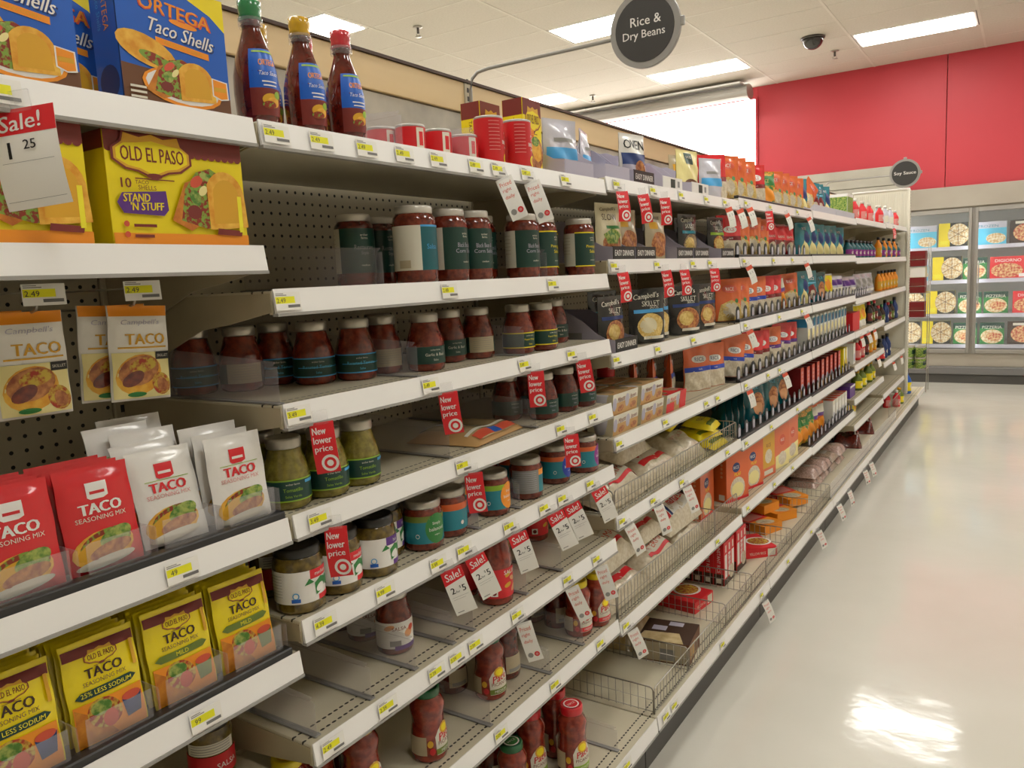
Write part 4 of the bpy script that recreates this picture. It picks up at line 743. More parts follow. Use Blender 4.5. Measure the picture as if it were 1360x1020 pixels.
# ---- small bottles for the far bays
def small_bottle(key, desc, body, cap, lab, H=.17, R=.03, cat='bottle'):
    b = MB(); b.lathe([(0, 0), (.9 * R, 0), (R, .01), (R, .55 * H), (.8 * R, .66 * H), (.42 * R, .78 * H), (.40 * R, .86 * H)], body, 16)
    c = MB(); c.lathe([(.44 * R, .86 * H), (.46 * R, .87 * H), (.44 * R, H), (0.001, H)], cap, 12)
    A, B = art(cyl(R), [R_(-1.6 * R, .12 * H, 1.6 * R, .48 * H, lab), D_(0, .3 * H, .6 * R, .09 * H, 'offwhite')], .012, .0005)
    kind(key, 'sauce_bottle', cat, desc, 'sauce bottles', [('bottle_body', b.mesh('bottle_body')), ('cap', c.mesh('cap')), ('label', mm(A, 'label'))])
small_bottle('soydark', 'dark soy sauce bottle with red cap', 'softblack', 'capred', 'maroon'); small_bottle('soygreen', 'dark sauce bottle with green label', 'darkbrown', 'capgreen', 'olive'); small_bottle('soyred', 'short sauce bottle with bright red label', 'softblack', 'blacklid', 'brightred', .19, .04)
small_bottle('amberbottle', 'amber sauce bottle', 'amber', 'blacklid', 'gold'); small_bottle('bluebottle', 'tall blue-labelled bottle', 'navy', 'blacklid', 'navy', .2, .035); small_bottle('redsauce', 'red sauce bottle with clear shrink top', 'brightred', 'whitelid', 'pink', .15, .032); small_bottle('clearbottle', 'clear bottle with pale label', 'palelilac', 'silverlid', 'offwhite', .16, .03)
small_bottle('bluejug', 'bright blue bottle', 'blue', 'blacklid', 'yellow', .24, .05); small_bottle('yellowjar', 'yellow-labelled sauce jar', 'olive', 'capgold', 'yellow', .15, .04); small_bottle('tealjar', 'dark teal sauce jar', 'deepteal', 'blacklid', 'plum', .13, .04)

# ------------------------------------------------------------------ stocking the shelves
rnd = random.Random(21)
def zof(k): return SHELF[k][2] + .0005
PUSH = {'41', '42', '43', '44', '45', '52', '53', '54', '55', '56', '63'}
def put(key, k, x, y, rz=0.0, dz=0.0, **kw):
    if k in PUSH:
        dz = max(dz, .0035); x = min(x, -1.036)
    dz += abs(math.sin(kw.get('rx', 0.0))) * .074 * (1 if abs(kw.get('rx', 0)) < 1 else .2)
    return place(key, x, y, zof(k) + dz, rz, k, **kw)
# taco bay
put('ortega', '11', -1.018, .723, -.03); put('ortega', '11', -1.018, .499, .02); put('ortega', '11', -1.115, .60, .05)
put('oep', '12', -1.014, .706, -.02); put('oep', '12', -1.012, .464, .0)
for i, y in enumerate((.449, .558)):
    for k in range(4):
        if k == 0: put('redpacket', '13', -1.047, y, -.06, .004, ry=-.17)
        else: place('redpacket', -1.047 - .0235 * k, y, zof('13') + .004, -.06, '', ry=-.17, bare=True, label='red seasoning packet, %s from the front of the %s red stack' % (ORD[k], ORD[i]))
put('whitepacket', '13', -1.037, .777, -.06, .006, ry=-.12)
put('whitepacket', '13', -1.052, .668, -.08, .006, ry=-.26)
for k, (x, y, dz, rz, ry) in enumerate(((-1.078, .662, .016, -.05, -.26), (-1.104, .678, .030, -.12, -.27), (-1.130, .655, .040, -.05, -.28), (-1.062, .775, .010, -.04, -.12), (-1.087, .770, .020, -.08, -.12), (-1.155, .690, .046, -.1, -.28))):
    place('whitepacket', x, y, zof('13') + dz, rz, '', ry=ry, label=['white packet slumped right behind the front tilted white one', 'white packet leaning high behind the tilted white ones', 'white packet rearmost and highest in the tilted white stack', 'white packet directly behind the upright front white one', 'white packet third back behind the upright front white one', 'white packet lying back between the two white stacks'][k])
for i, (y, kd) in enumerate(((.417, 'yellowsodium'), (.533, 'yellowsodium'), (.649, 'yellowmild'), (.764, 'yellowmild'))):
    for k in range(9):
        if k == 0: put(kd, '14', -1.040, y, -.05, .003, ry=-.14)
        else: place(kd, -1.040 - .0150 * k, y + rnd.uniform(-.003, .003), zof('14') + .003, -.05, '', ry=-.14, bare=True, label='yellow seasoning packet, %s from the front of the %s yellow stack' % (ORD[k], ORD[i]))
put('redband', '15', -1.185, .772, -.5)
for i, (x, y, rz, rx) in enumerate(((-1.150, .540, -.12, .0), (-1.145, .692, -.08, -.05), (-1.172, .662, -.08, -.05), (-1.196, .512, .0, 0), (-1.202, .700, -.05, 0))):
    place('tacokit', x, y, 1.343 if i < 2 else 1.345, rz, '', rx=rx, label=['cream taco packet hanging from the first peg hook', 'cream taco packet hanging in front on the second peg hook', 'cream taco packet half hidden behind the second hanging packet', 'cream taco packet hanging behind the first hook packet', 'cream taco packet at the rear of the second hook'][i])
# salsa bay
for kd, x, y in (('sauce_green', -1.056, .891), ('sauce_gold', -1.140, .972), ('sauce_gold', -1.061, .999), ('sauce_red', -1.142, 1.080), ('sauce_red', -1.060, 1.095)): put(kd, '21', x, y, -.12)
for kd, x, y in (('smallcan', -1.150, 1.290), ('smallcan', -1.091, 1.313), ('smallcan', -1.085, 1.395), ('smallcan', -1.150, 1.42), ('smallcan', -1.083, 1.490), ('smallcan', -1.160, 1.36), ('tallcan', -1.066, 1.566), ('tallcan', -1.044, 1.653)): put(kd, '21', x, y, -.2 + rnd.uniform(-.15, .15))
put('oepdinner', '21', -1.055, 1.745, .02); put('oepdinner', '21', -1.15, 1.70, .0)
for kd, x, y, rz in (('tallgrey', -1.157, 1.194, -.3), ('tallgrey', -1.185, 1.300, -.2), ('tallteal', -1.056, 1.264, -.55), ('tallpurple', -1.063, 1.386, .05), ('tallpurple', -1.063, 1.478, -.3), ('tallpurple', -1.140, 1.610, -.3), ('tallpurple', -1.052, 1.668, -.15), ('tallyellow', -1.068, 1.785, .1), ('tallyellow', -1.128, 1.895, -.3), ('tallyellow', -1.053, 1.966, -.1)): put(kd, '22', x, y, rz)
for kd, x, y, rz in (('bellblue', -1.310, .902, -.5), ('bellback', -1.255, .966, -.5), ('bellblue', -1.262, 1.053, -.5), ('bellblue', -1.178, 1.078, -.55), ('bellblue', -1.138, 1.154, -.5), ('bellback', -1.150, 1.248, -.5), ('bellplain', -1.235, 1.330, -.5), ('bellplain', -1.083, 1.309, -.35), ('bellplain', -1.139, 1.463, -.4), ('bellback', -1.116, 1.547, -.6),
                     ('bellyellow', -1.069, 1.657, -.2), ('bellyellow', -1.055, 1.748, -.2), ('bellplain', -1.133, 1.945, -.5)): put(kd, '23', x, y, rz)
for kd, x, y, rz in (('bellverde', -1.065, .890, -.45), ('bellverde', -1.059, .976, -.4), ('bellverde', -1.061, 1.062, -.35), ('bellverde', -1.152, .905, 0), ('bellverde', -1.150, 1.0, 0), ('belldark', -1.157, 1.722, -.4), ('belldark', -1.074, 1.770, -.3), ('belldark', -1.079, 1.892, -.2), ('belldark', -1.071, 1.985, -.3), ('belldark', -1.165, 1.830, -.2)): put(kd, '24', x, y, rz)
put('flatpack', '24', -1.13, 1.50, .12)
for kd, x, y, rz in (('mateored', -1.056, .891, -.62), ('mateored', -1.056, .984, -.60), ('mateopurple', -1.052, 1.078, -.60), ('mateopurple', -1.105, 1.158, -.4), ('simplygreen', -1.060, 1.236, -.6), ('simplyteal', -1.065, 1.328, -.4), ('simplyback', -1.125, 1.425, -.5), ('simplyorange', -1.062, 1.497, -.6), ('simplyback', -1.062, 1.650, -.5), ('simplyblue', -1.070, 1.808, -.45), ('simplyplum', -1.054, 1.946, -.5), ('redband', -1.158, .915, 0), ('simplyteal', -1.16, 1.605, 0), ('simplyteal', -1.165, 1.74, 0)): put(kd, '25', x, y, rz)
for kd, x, y, rz in (('border', -1.120, 1.190, -.55), ('border', -1.223, 1.205, -.5), ('border', -1.312, 1.215, -.5), ('bigred', -1.068, 1.501, -.5), ('bigred', -1.168, 1.500, -.3), ('bigred', -1.225, 1.935, -.4), ('bigred', -1.190, 1.672, -.2)): put(kd, '26', x, y, rz)
for kd, x, y, rz in (('pacegreen', -1.075, 1.227, .25), ('pacegreen', -1.100, 1.500, -.25), ('paceback', -1.122, 1.600, -.2), ('paceback', -1.203, 1.478, -.4), ('paceyellow', -1.068, 1.905, -.2), ('paceyellow', -1.052, 1.989, -.2), ('paceback', -1.152, 1.925, -.4), ('paceback', -1.238, 1.925, -.4), ('paceyellow', -1.145, .900, .2), ('paceyellow', -1.165, .985, 0), ('paceyellow', -1.105, 1.050, 0), ('paceback', -1.20, 1.08, 0)): put(kd, '27', x, y, rz)
for kd, x, y, rz in (('pacered', -.985, 1.700, -.3), ('pacered', -1.072, 1.628, -.3), ('pacered', -1.066, 1.750, -.3), ('pacegreen', -1.06, 1.520, -.3), ('paceback', -1.15, 1.560, -.3), ('paceback', -1.16, 1.66, 0)): put(kd, '20', x, y, rz)

# display trays: printed card tray with swooping sides. local frame: front lip at x=0, width along y
def tray_kind(key, W, D, Hb, plaque, desc, txt=None, txtc='white', col='lilac'):
    prof = [(-D, 0), (-D, Hb), (-D * .62, Hb * .98), (-D * .42, Hb * .78), (-D * .25, Hb * .48), (-D * .12, Hb * .34), (0, .038), (0, 0)]
    parts = []
    b = MB(); b.box(-D, 0, -W / 2, W / 2, 0, .002, col); parts.append(('tray_floor', b.mesh('tray_floor')))
    for s in (-1, 1):
        b = MB(); b.prism(prof, 'Y', s * W / 2 - .0012, s * W / 2 + .0012, col); parts.append(('tray_side', b.mesh('tray_side')))
    b = MB(); b.box(-D, -D + .002, -W / 2, W / 2, 0, Hb, col); parts.append(('tray_back', b.mesh('tray_back')))
    b = MB(); b.box(-.0015, .0015, -W / 2, W / 2, 0, .040, plaque); A, B = art(flatX(.0015), [R_(-W / 2 + .003, .002, W / 2 - .003, .038, plaque)] + ([T_(txt, 0, .021, .017, txtc, W * .86, 0, .1, .0006)] if txt else [R_(-.02, .006, .02, .034, 'darkgreen'), R_(.04, .01, .06, .03, 'grey')] if plaque == 'white' else []))
    parts.append(('tray_lip', b.mesh('tray_lip'), [('lip_print', mm(A, 'lip_print')), ('lettering', mm(B, 'lettering'))]))
    A, B = art(lambda u, v, o: (u, -W / 2 - .0012 - o, v), [R_(-D * .62, .03, -D * .42, .06, 'grey')]); parts.append(('side_print', mm(A, 'side_print')))
    kind(key, 'display_tray', 'display tray', desc, 'card display trays', parts)
tray_kind('trayeasy', .152, .26, .125, 'softblack', 'lilac card display tray with EASY DINNER lip', 'EASY DINNER'); tray_kind('traywhite', .17, .26, .125, 'white', 'lilac card display tray with white badge lip'); tray_kind('trayplain', .16, .26, .13, 'lilac', 'plain lilac card display tray'); tray_kind('traycream', .60, .16, .055, 'palelilac', 'long low pale card tray', col='palelilac')
for y in (2.325,): put('trayeasy', '31', -1.010, y)
put('trayplain', '21', -1.012, 1.905); put('trayplain', '31', -1.012, 2.140); put('traywhite', '31', -1.010, 2.56); put('traywhite', '31', -1.010, 2.825)
put('greybag', '21', -1.06, 1.89, -.3, .003); put('ovenblue', '31', -1.05, 2.325, -.2, .012); put('ovengreen', '31', -1.06, 2.825, -.15, .012); put('greybag', '31', -1.04, 3.02, -.4); put('redpouch', '31', -1.17, 2.56, 0, .003, sx=.9); put('greybag', '31', -1.12, 2.14, .3, .003); put('ovenbrown', '31', -1.15, 2.98, -.2)
YO = [('redpouch', 3.15, -.55), ('orangepouch', 3.30, -.55), ('orangepouch', 3.43, -.6), ('orangepouch', 3.57, -.55), ('redpouch', 3.72, -.5), ('greenpouch', 3.88, -.5), ('orangepouch', 4.04, -.5), ('orangepouch', 4.18, -.5), ('orangepouch', 4.32, -.5), ('orangepouch', 4.46, -.5), ('tealpouch', 4.71, -.3), ('tealred', 5.01, -.3), ('tealred', 5.15, -.3), ('tealpouch', 5.33, -.3)]
for kd, y, rz in YO: put(kd, '51' if y > 4.54 else '41' if y > 3.25 else '31', -1.075 if y < 4.6 else -1.10, y, rz, .003, rx=rnd.uniform(-.05, .05), sx=.93)
put('orangepouch', '51', -1.11, 4.85, -.3, .0, rx=-.6, sx=.9)
put('traycream', '51', -1.012, 4.93); put('traycream', '51', -1.012, 5.545)
put('greenbox', '61', -1.06, 5.965)
for i in range(6): put('redsauce', '61', -1.06 - .03 * (i % 2), 6.12 + .155 * i)
for i in range(8): put('clearbottle' if i % 3 else 'redsauce', '71', -1.06 - .04 * (i % 2), 7.24 + .15 * i)
# second row
for y, kd, x in ((2.165, 'ovenbeige', -1.055), (2.325, 'ovenbrown', -1.075), (2.515, 'ovenbrown', -1.055), (2.830, 'skilletteal', -1.060), (3.130, 'skilletgreen', -1.055)):
    put(kd, '32', x - .005, y, -.12, .004 if y != 2.515 else .001, sx=.92)
for y in (2.165, 2.325, 2.665, 2.830, 3.130): put('trayeasy', '32', -1.010, y)
put('ovenbrown', '32', -1.32, 2.16, 0, .001); put('skilletorange', '32', -1.14, 2.665, 0, .004, sx=.92); put('skilletteal', '32', -1.14, 2.985, -.1, .001, sx=.92)
for kd, y, rz, rx in (('redpouch', 3.35, -.5, 0), ('orangepouch', 3.48, -.5, .0), ('orangepouch', 3.63, -.5, -.08), ('orangepouch', 3.79, -.5, .0), ('darkredpouch', 3.96, -.3, 0), ('darkredpouch', 4.13, -.3, 0), ('darkredpouch', 4.30, -.3, 0)): put(kd, '42', -1.078, y, rz, .004, rx=rx, sx=.93)
for i, y in enumerate((4.66, 4.84, 5.02, 5.20, 5.40, 5.62)): put('tealpouch', '52', -1.078, y, -.4, .002, rx=rnd.uniform(-.04, .04), sx=.93)
for i in range(7): put('tealjar', '62', -1.08, 5.98 + .16 * i)
for i in range(8): put('tealjar' if i % 2 else 'amberbottle', '72', -1.07, 7.26 + .15 * i)
# third row
put('trayeasy', '33', -1.008, 2.160); put('skilletorange', '33', -1.06, 2.160, -.1, .004, sx=.92)
for kd, x, y, rz in (('skilletteal', -1.17, 2.33, -.2), ('skillettan', -1.05, 2.410, -.45), ('skillettan', -1.075, 2.545, -.2), ('skilletorange', -1.05, 2.750, -.45), ('skilletorange', -1.06, 2.985, -.2), ('skilletteal', -1.33, 2.16, .0)): put(kd, '33', x, y, rz, .002)
put('redpouch', '33', -1.2, 3.10, 0, .065, rx=-1.25, sx=.9)
for kd, y, rz, rx in (('orangepouch', 3.34, -.55, 0), ('orangepouch', 3.46, -.55, 0), ('orangewhite', 3.59, -.5, .0), ('orangewhite', 3.73, -.5, 0), ('redpouch', 3.88, -.5, 0), ('redpouch', 4.01, -.5, 0), ('whiteorange', 4.17, -.4, .15), ('orangepouch', 4.36, -.5, .05)): put(kd, '43', -1.078, y, rz, .004, rx=rx, sx=.93)
for kd, y in (('tealpouch', 4.66), ('tealred', 4.86), ('deeptealpouch', 5.10), ('yellowbag', 5.30), ('purplebag', 5.48), ('purplebag', 5.64)): put(kd, '53', -1.082, y, -.3, .004, sx=.93)
for kd, y in (('purplebag', 5.98), ('purplebag', 6.18), ('foilbag', 6.42), ('foilbag', 6.66), ('foilbag', 6.90)): put(kd, '63', -1.092, y, -.2)
for i in range(6): put('amberbottle', '73', -1.07, 7.30 + .19 * i)
# fourth row
for y in (2.160, 2.365):
    for dz in (.0, .063): put('cuppack', '34', -1.062, y, 0, dz); put('cuppack', '34', -1.165, y, 0, dz)
put('cuppackred', '34', -1.062, 2.572)
for i in range(3): put('orangewhite', '34', -1.20 + .02 * i, 2.62 + .12 * i, .45)
put('orangewhite', '34', -1.11, 3.03, -.4)
put('tallcan', '34', -1.25, 2.50); put('tallcan', '34', -1.25, 2.50, 0, .1145, sx=.9); put('tallcan', '34', -1.33, 2.47); put('tallcan', '34', -1.33, 2.47, 0, .1145, sx=.9)
put('orangewhite', '34', -1.09, 3.16, -.4, sx=.93)
for kd, y, rz, rx in (('orangewhite', 3.36, -.5, -.12), ('orangewhite', 3.50, -.5, -.12), ('redpouch', 3.65, -.5, -.1), ('redpouch', 3.79, -.5, 0), ('orangepurple', 4.00, -.5, 0), ('redpurple', 4.17, -.5, -.1), ('redpurple', 4.33, -.5, 0)): put(kd, '44', -1.078, y, rz, .004, rx=rx, sx=.93)
for i in range(11): put('palecarton', '54', -1.02, 4.64 + .105 * i)
put('redcarton', '64', -1.03, 6.06); put('yellowbag', '64', -1.08, 6.36, -.2); put('yellowbag', '64', -1.08, 6.54, -.2)
for kd, y in (('soydark', 6.76), ('soygreen', 6.88), ('soydark', 7.02)): put(kd, '64', -1.06, y)
for i in range(6): put(('soydark', 'soygreen', 'bluebottle')[i % 3], '74', -1.07, 7.30 + .19 * i)
# fifth row
for i in range(4): put('deeptealpouch', '45', -1.12, 3.31 + .085 * i, .75)
for kd, y, rz, rx in (('deeptealpouch', 3.74, -.4, .15), ('deeptealpouch', 3.97, -.3, -.1), ('deeptealpouch', 4.20, -.3, .18)): put(kd, '45', -1.08, y, rz, .004, rx=rx)
for i in range(9): put('darkredbox', '55' if i else '45', -1.025, 4.48 + .125 * i + (.02 if i else 0))
put('yellowslim', '55', -1.025, 5.66); put('yellowslim', '55', -1.025, 5.745)
put('whitecarton', '65', -1.03, 6.00); put('redsauce', '65', -1.06, 6.25); put('redsauce', '65', -1.06, 6.42); put('soydark', '65', -1.06, 6.62); put('amberbottle', '65', -1.06, 6.80); put('amberbottle', '65', -1.06, 6.98)
put('soyred', '75', -1.06, 7.36); put('bluebottle', '75', -1.07, 7.62); put('bluebottle', '75', -1.07, 7.82)
# sixth row
for kd, x, y, rz in (('orangebox', -1.22, 3.025, .0), ('orangebox', -1.12, 3.16, .0)): put(kd, '36', x, y, rz)
for kd, x, y, rz in (('orangebox', -1.055, 3.37, -.30), ('orangebox', -1.050, 3.60, -.25), ('orangegold', -1.045, 3.83, -.15), ('orangepale', -1.035, 4.05, -.15), ('orangepale', -1.035, 4.26, -.1)): put(kd, '46', x, y, rz)
for kd, y, rx in (('greenpouch', 4.50, .1), ('greenpouch', 4.66, -.1), ('greenpouch', 4.82, .15), ('whiteorange', 4.98, .1), ('whiteorange', 5.14, 0)): put(kd, '46' if y < 4.55 else '56', -1.088, y, -.25, .004, rx=rx * .5)
for i in range(5): put('whitecarton', '56', -1.03, 5.34 + .098 * i)
put('purplebox', '66', -1.04, 6.00); put('yellowjar', '66', -1.07, 6.34); put('yellowjar', '66', -1.07, 6.52); put('yellowjar', '66', -1.07, 6.80); put('yellowjar', '66', -1.07, 6.94); put('yellowbag', '67', -1.08, 6.05, sx=.75); put('yellowbag', '67', -1.08, 6.25, sx=.75)
# rice in the wire baskets
for kd, x, y, rz, dz, ry in (('ricebagfold', -1.14, 2.205, .0, .024, .22), ('ricebagred', -1.14, 2.512, .0, .024, .22), ('ricebag', -1.14, 2.81, .0, .022, .22), ('ricebag', -1.17, 2.36, .05, .128, .22), ('yellowrice', -1.09, 3.07, .0, .012, .15), ('yellowrice', -1.12, 3.06, -.2, .048, .15), ('yellowrice', -1.11, 3.07, .15, .084, .15), ('yellowrice', -1.20, 2.84, .2, .125, .22), ('yellowrice', -1.24, 2.78, -.1, .170, .22)): put(kd, '35', x, y, rz, dz, ry=ry)
for kd, x, y, rz, dz, ry, sc in (('ricebagred', -1.14, 2.205, .0, .026, .22, 1), ('ricebagfold', -1.18, 2.20, .03, .130, .22, .98), ('ricebagfold', -1.14, 2.505, .0, .026, .22, .97), ('ricebagred', -1.16, 2.47, .0, .135, .25, .80), ('ricebag', -1.14, 2.79, .0, .024, .22, 1), ('mahatma', -1.16, 2.755, .0, .122, .30, .98)): put(kd, '36', x, y, rz, dz, ry=ry, sx=sc)
# base deck
put('brownmix', '30', -.925, 2.46, .15); put('grainbag', '30', -1.235, 2.50, .1)
put('redmeal', '30', -1.03, 2.85, -.12)
for k in range(4):
    for j in range(2): put('redrice', '30', -1.028 - .046 * k, 3.155 + .138 * j if j == 0 else 3.155 + .001, 0) if j == 0 else put('redrice', '40', -1.028 - .046 * k, 3.325, 0)
put('redmeal', '40', -.985, 3.49, -.8)
put('saffron', '40', -1.03, 3.86, -.35); put('saffron', '40', -1.02, 4.085, -.5); put('saffron', '40', -1.02, 4.33, -.5, .012, ry=.08); put('beanbag', '40', -1.30, 4.43, .0); put('saffron', '40', -1.09, 4.05, -.3, .046)
q = 0
for ix, x in enumerate((-1.28, -1.10)):
    for iy in range(4):
        for iz in range(2): put('beanbag' if (ix + iy) % 3 else 'darkbean', '50', x + rnd.uniform(-.01, .01), 4.84 + .222 * iy, rnd.uniform(-.02, .02), .059 * iz)
for i in range(4): put('redbag', '60', -1.08 - .06 * (i % 2), 6.02 + .27 * i, .2)
put('bluejug', '70', -1.0, 8.62); put('bluejug', '70', -1.12, 8.66); put('yellowjar', '70', -.98, 7.98); put('redsauce', '70', -.98, 7.80); put('redsauce', '70', -1.05, 7.72)

# ------------------------------------------------------------------ wire fences and clear plastic on the shelves
def fence(p0, p1, z, h, label, group='wire basket fences', step=.024):
    (x0, y0), (x1, y1) = p0, p1; L = math.hypot(x1 - x0, y1 - y0); a = math.atan2(y1 - y0, x1 - x0)
    t = thing('wire_fence', label, 'wire fence', (x0, y0, z), (0, 0, a), group)
    b = MB(); b.tube([(0, 0, .002), (0, 0, h - .012), (.004, 0, h - .003), (.012, 0, h), (L - .012, 0, h), (L - .004, 0, h - .003), (L, 0, h - .012), (L, 0, .002)], .0022, 'chrome'); obj('rim_wire', b, t)
    b = MB(); b.tube([(0, 0, .008), (L, 0, .008)], .0016, 'chrome', 5); b.tube([(0, .003, h * .5), (L, .003, h * .5)], .0011, 'chrome', 4); obj('lower_wire', b, t)
    n = int(L / step)
    wm = bpy.data.meshes.get('upright_wire_%d' % int(h * 1000))
    if wm is None:
        b = MB(); b.tube([(0, 0, .003), (0, 0, h)], .0012, 'chrome', 4); wm = b.mesh('upright_wire_%d' % int(h * 1000))
    for k in range(1, n): obj('upright_wire', wm, t, (L * k / n, 0, 0))
z5, z6, z0 = zof('35'), zof('36'), zof('30')
fence((-1.008, 2.045), (-1.008, 3.205), z5, .080, 'front wire fence of the upper rice basket')
fence((-1.42, 2.043), (-1.012, 2.043), z5, .080, 'side wire fence at the salsa end of the upper rice basket')
fence((-1.42, 3.21), (-1.012, 3.21), z5, .080, 'side wire fence between yellow rice packets and dark teal pouches')
fence((-1.008, 2.045), (-1.008, 3.205), z6, .105, 'front wire fence of the lower rice basket')
fence((-1.42, 2.043), (-1.012, 2.043), z6, .105, 'side wire fence at the salsa end of the lower rice basket')
fence((-1.42, 2.935), (-1.012, 2.935), z6, .105, 'side wire fence beside the big rice bag and orange boxes')
fence((-.900, 2.05), (-.900, 3.245), z0, .085, 'front wire fence along the base deck of the rice basket bay')
fence((-.900, 3.255), (-.900, 4.54), z0, .085, 'front wire fence along the base deck of the orange pouch bay')
for i, (y, d) in enumerate(((2.052, 'nearest the red-lidded picante jars'), (2.34, 'before the brown grain package'), (2.73, 'before the red boxed meal'), (3.06, 'before the standing red rice boxes'), (3.70, 'before the red and orange rice boxes'), (4.22, 'under the tilted red and orange box'), (4.56, 'before the pale bean bags'))):
    fence((-1.40, y), (-.904, y), z0, .085, 'low cross wire fence %s' % d)
fence((-.96, 7.18), (-.96, 7.9), z0, .12, 'wire fence on the far end base deck', step=.05)
# clear dividers with grey foot strip
dv_b = MB(); dv_b.box(-.40, 0, -.0008, .0008, 0, .062, 'clearplastic'); dv_b.prism([(-.40, .062), (-.012, .062), (-.004, .068), (-.004, .07), (-.40, .095)], 'Y', -.0008, .0008, 'clearplastic'); dv_me = dv_b.mesh('clear_plate')
ft_b = MB(); ft_b.box(-.41, .004, -.007, .007, 0, .003, 'grey', .0008); ft_me = ft_b.mesh('foot_strip')
def divider(k, y, label, dx=0.0):
    t = thing('shelf_divider', label, 'shelf divider', (-1.018 + dx, y, zof(k)), group='clear plastic shelf dividers'); obj('clear_plate', dv_me, t); obj('foot_strip', ft_me, t)
for k, ys in (('26', (.868, 1.006, 1.135, 1.262, 1.335, 1.560, 1.735)), ('27', (1.380, 1.655, 1.838)), ('25', (1.3765, 1.549)), ('24', (1.288, 1.64)), ('23', (.8515, 1.2015, 1.602)), ('22', (1.12, 1.725)), ('21', (1.20, 1.44))):
    for i, y in enumerate(ys): divider(k, y, 'clear plastic divider with grey foot, %s from left on the %s' % (ORD[i], SHELF[k][3]))
divider('20', 1.832, 'clear plastic divider with grey foot on the base beside red lids', .10)
# clear front guard on the far base decks
for i, (ya, yb, d) in enumerate(((4.56, 5.84, 'before the pale bean bags'), (5.86, 7.16, 'before the dark red bags'))):
    t = thing('front_guard', 'low clear plastic front guard %s' % d, 'front guard', (-.902, ya, z0)); b = MB(); b.box(-.001, .001, 0, yb - ya, 0, .09, 'clearfence'); obj('clear_plate', b, t); b = MB(); b.box(-.004, .004, 0, yb - ya, 0, .008, 'steel'); obj('foot_rail', b, t)
# black pusher trays
def pusher(k, y0, y1, n, arches, label):
    z = SHELF[k][2]; t = thing('pusher_tray', label, 'pusher tray', (-1.004, y0, z + .0005), group='black pusher trays'); W = y1 - y0
    b = MB(); b.box(-.020, .0, 0, W, 0, .013, 'vinyl', .002); obj('front_bar', b, t)
    b = MB(); b.box(-.40, -.02, 0, W, 0, .0025, 'vinyl'); obj('tray_floor', b, t)
    if arches:
        am = bpy.data.meshes.get('arch_plate')
        if am is None:
            pts = [(-.014, 0), (.014, 0), (.014, .028)] + [(.014 * math.cos(a), .028 + .014 * math.sin(a)) for a in [PI * q / 8 for q in range(1, 8)]] + [(-.014, .028)]
            b = MB(); b.prism(pts, 'X', 0, .0015, 'palelilac'); am = b.mesh('arch_plate')
            pts = [(p[0] * 1.7, p[1] * 1.45) for p in pts]; b = MB(); b.prism(pts, 'X', -.002, 0, 'vinyl'); b.mesh('pusher_plate')
        for i in range(n):
            y = W * (i + .5) / n; o = obj('pusher_plate', bpy.data.meshes['pusher_plate'], t, (-.024, y, .004)); obj('arch_plate', am, o, (.0004, 0, .004))
    elif k[0] == '1':
        for i in range(n):
            b = MB(); y = W * (i + .5) / n; b.box(-.012, -.0105, y - W / n * .40, y + W / n * .40, .012, .055, 'clearfence'); obj('clear_lip', b, t)
            b = MB(); b.box(-.055, -.012, W * (i + 1) / n - .0015, W * (i + 1) / n + .0005, .002, .05, 'clearplastic'); obj('clear_divider', b, t)
pusher('13', .175, .832, 6, False, 'black pusher tray with clear lips under the red and white packets')
pusher('14', .012, .822, 7, False, 'black pusher tray with clear lips under the yellow packets')
for k in ('41', '42', '43', '44', '45'): pusher(k, 3.26, 4.54, 12, k != '41', 'black pusher tray along the %s' % SHELF[k][3])
for k in ('52', '53', '54', '55', '56'): pusher(k, 4.56, 5.84, 12, k != '52', 'black pusher tray along the %s' % SHELF[k][3])
pusher('63', 5.86, 6.50, 7, True, 'black pusher tray along the third shelf of the bottle bay')

# ------------------------------------------------------------------ price tickets and hanging tags
def ticket_me(name, els, w_, h_, tilt=-.16):
    b = MB(); b.box(-.0004, .0004, -w_ / 2, w_ / 2, -h_ / 2, h_ / 2, 'paper'); A, B = art(flatX(.0004), els, None, .0001, .0001)
    return b.mesh('card'), mm(A, 'printing'), mm(B, 'lettering')
def tk(price, w_=.052): return ticket_me('ticket', [R_(-w_ / 2 + .001, -.0035, w_ / 2 - .012, .0075, 'ticketyellow'), T_(price, -w_ / 2 + .012, .0015, .0075, 'darkgrey'), R_(-w_ / 2 + .002, .009, -.002, .0105, 'grey'), R_(-w_ / 2 + .002, .0115, -.008, .0128, 'grey'), R_(-.002, -.0105, w_ / 2 - .003, -.006, 'midgrey')], w_, .029)
TK = {p: tk(p) for p in ('2.39', '4.39', '4.99', '2.49', '3.79', '2.49', '99', '49', '3.49', '1.25', '2.09', '2.99')}
def ticket(k, y, price='2.39'):
    base = k.endswith('0'); z = SHELF[k][2]; t = thing('price_ticket', '', 'price ticket', ((-.8795 if base else -.9945), y, z - .0175 - (.002 if base else 0)), (0, -.14, 0))
    c, p, l = TK[price]; obj('card', c, t); o = obj('printing', p, t); obj('lettering', l, o)
    PEND.append((t, 'yellow-striped price ticket', 'price tickets', 'rail of ' + SHELF[k][3]))
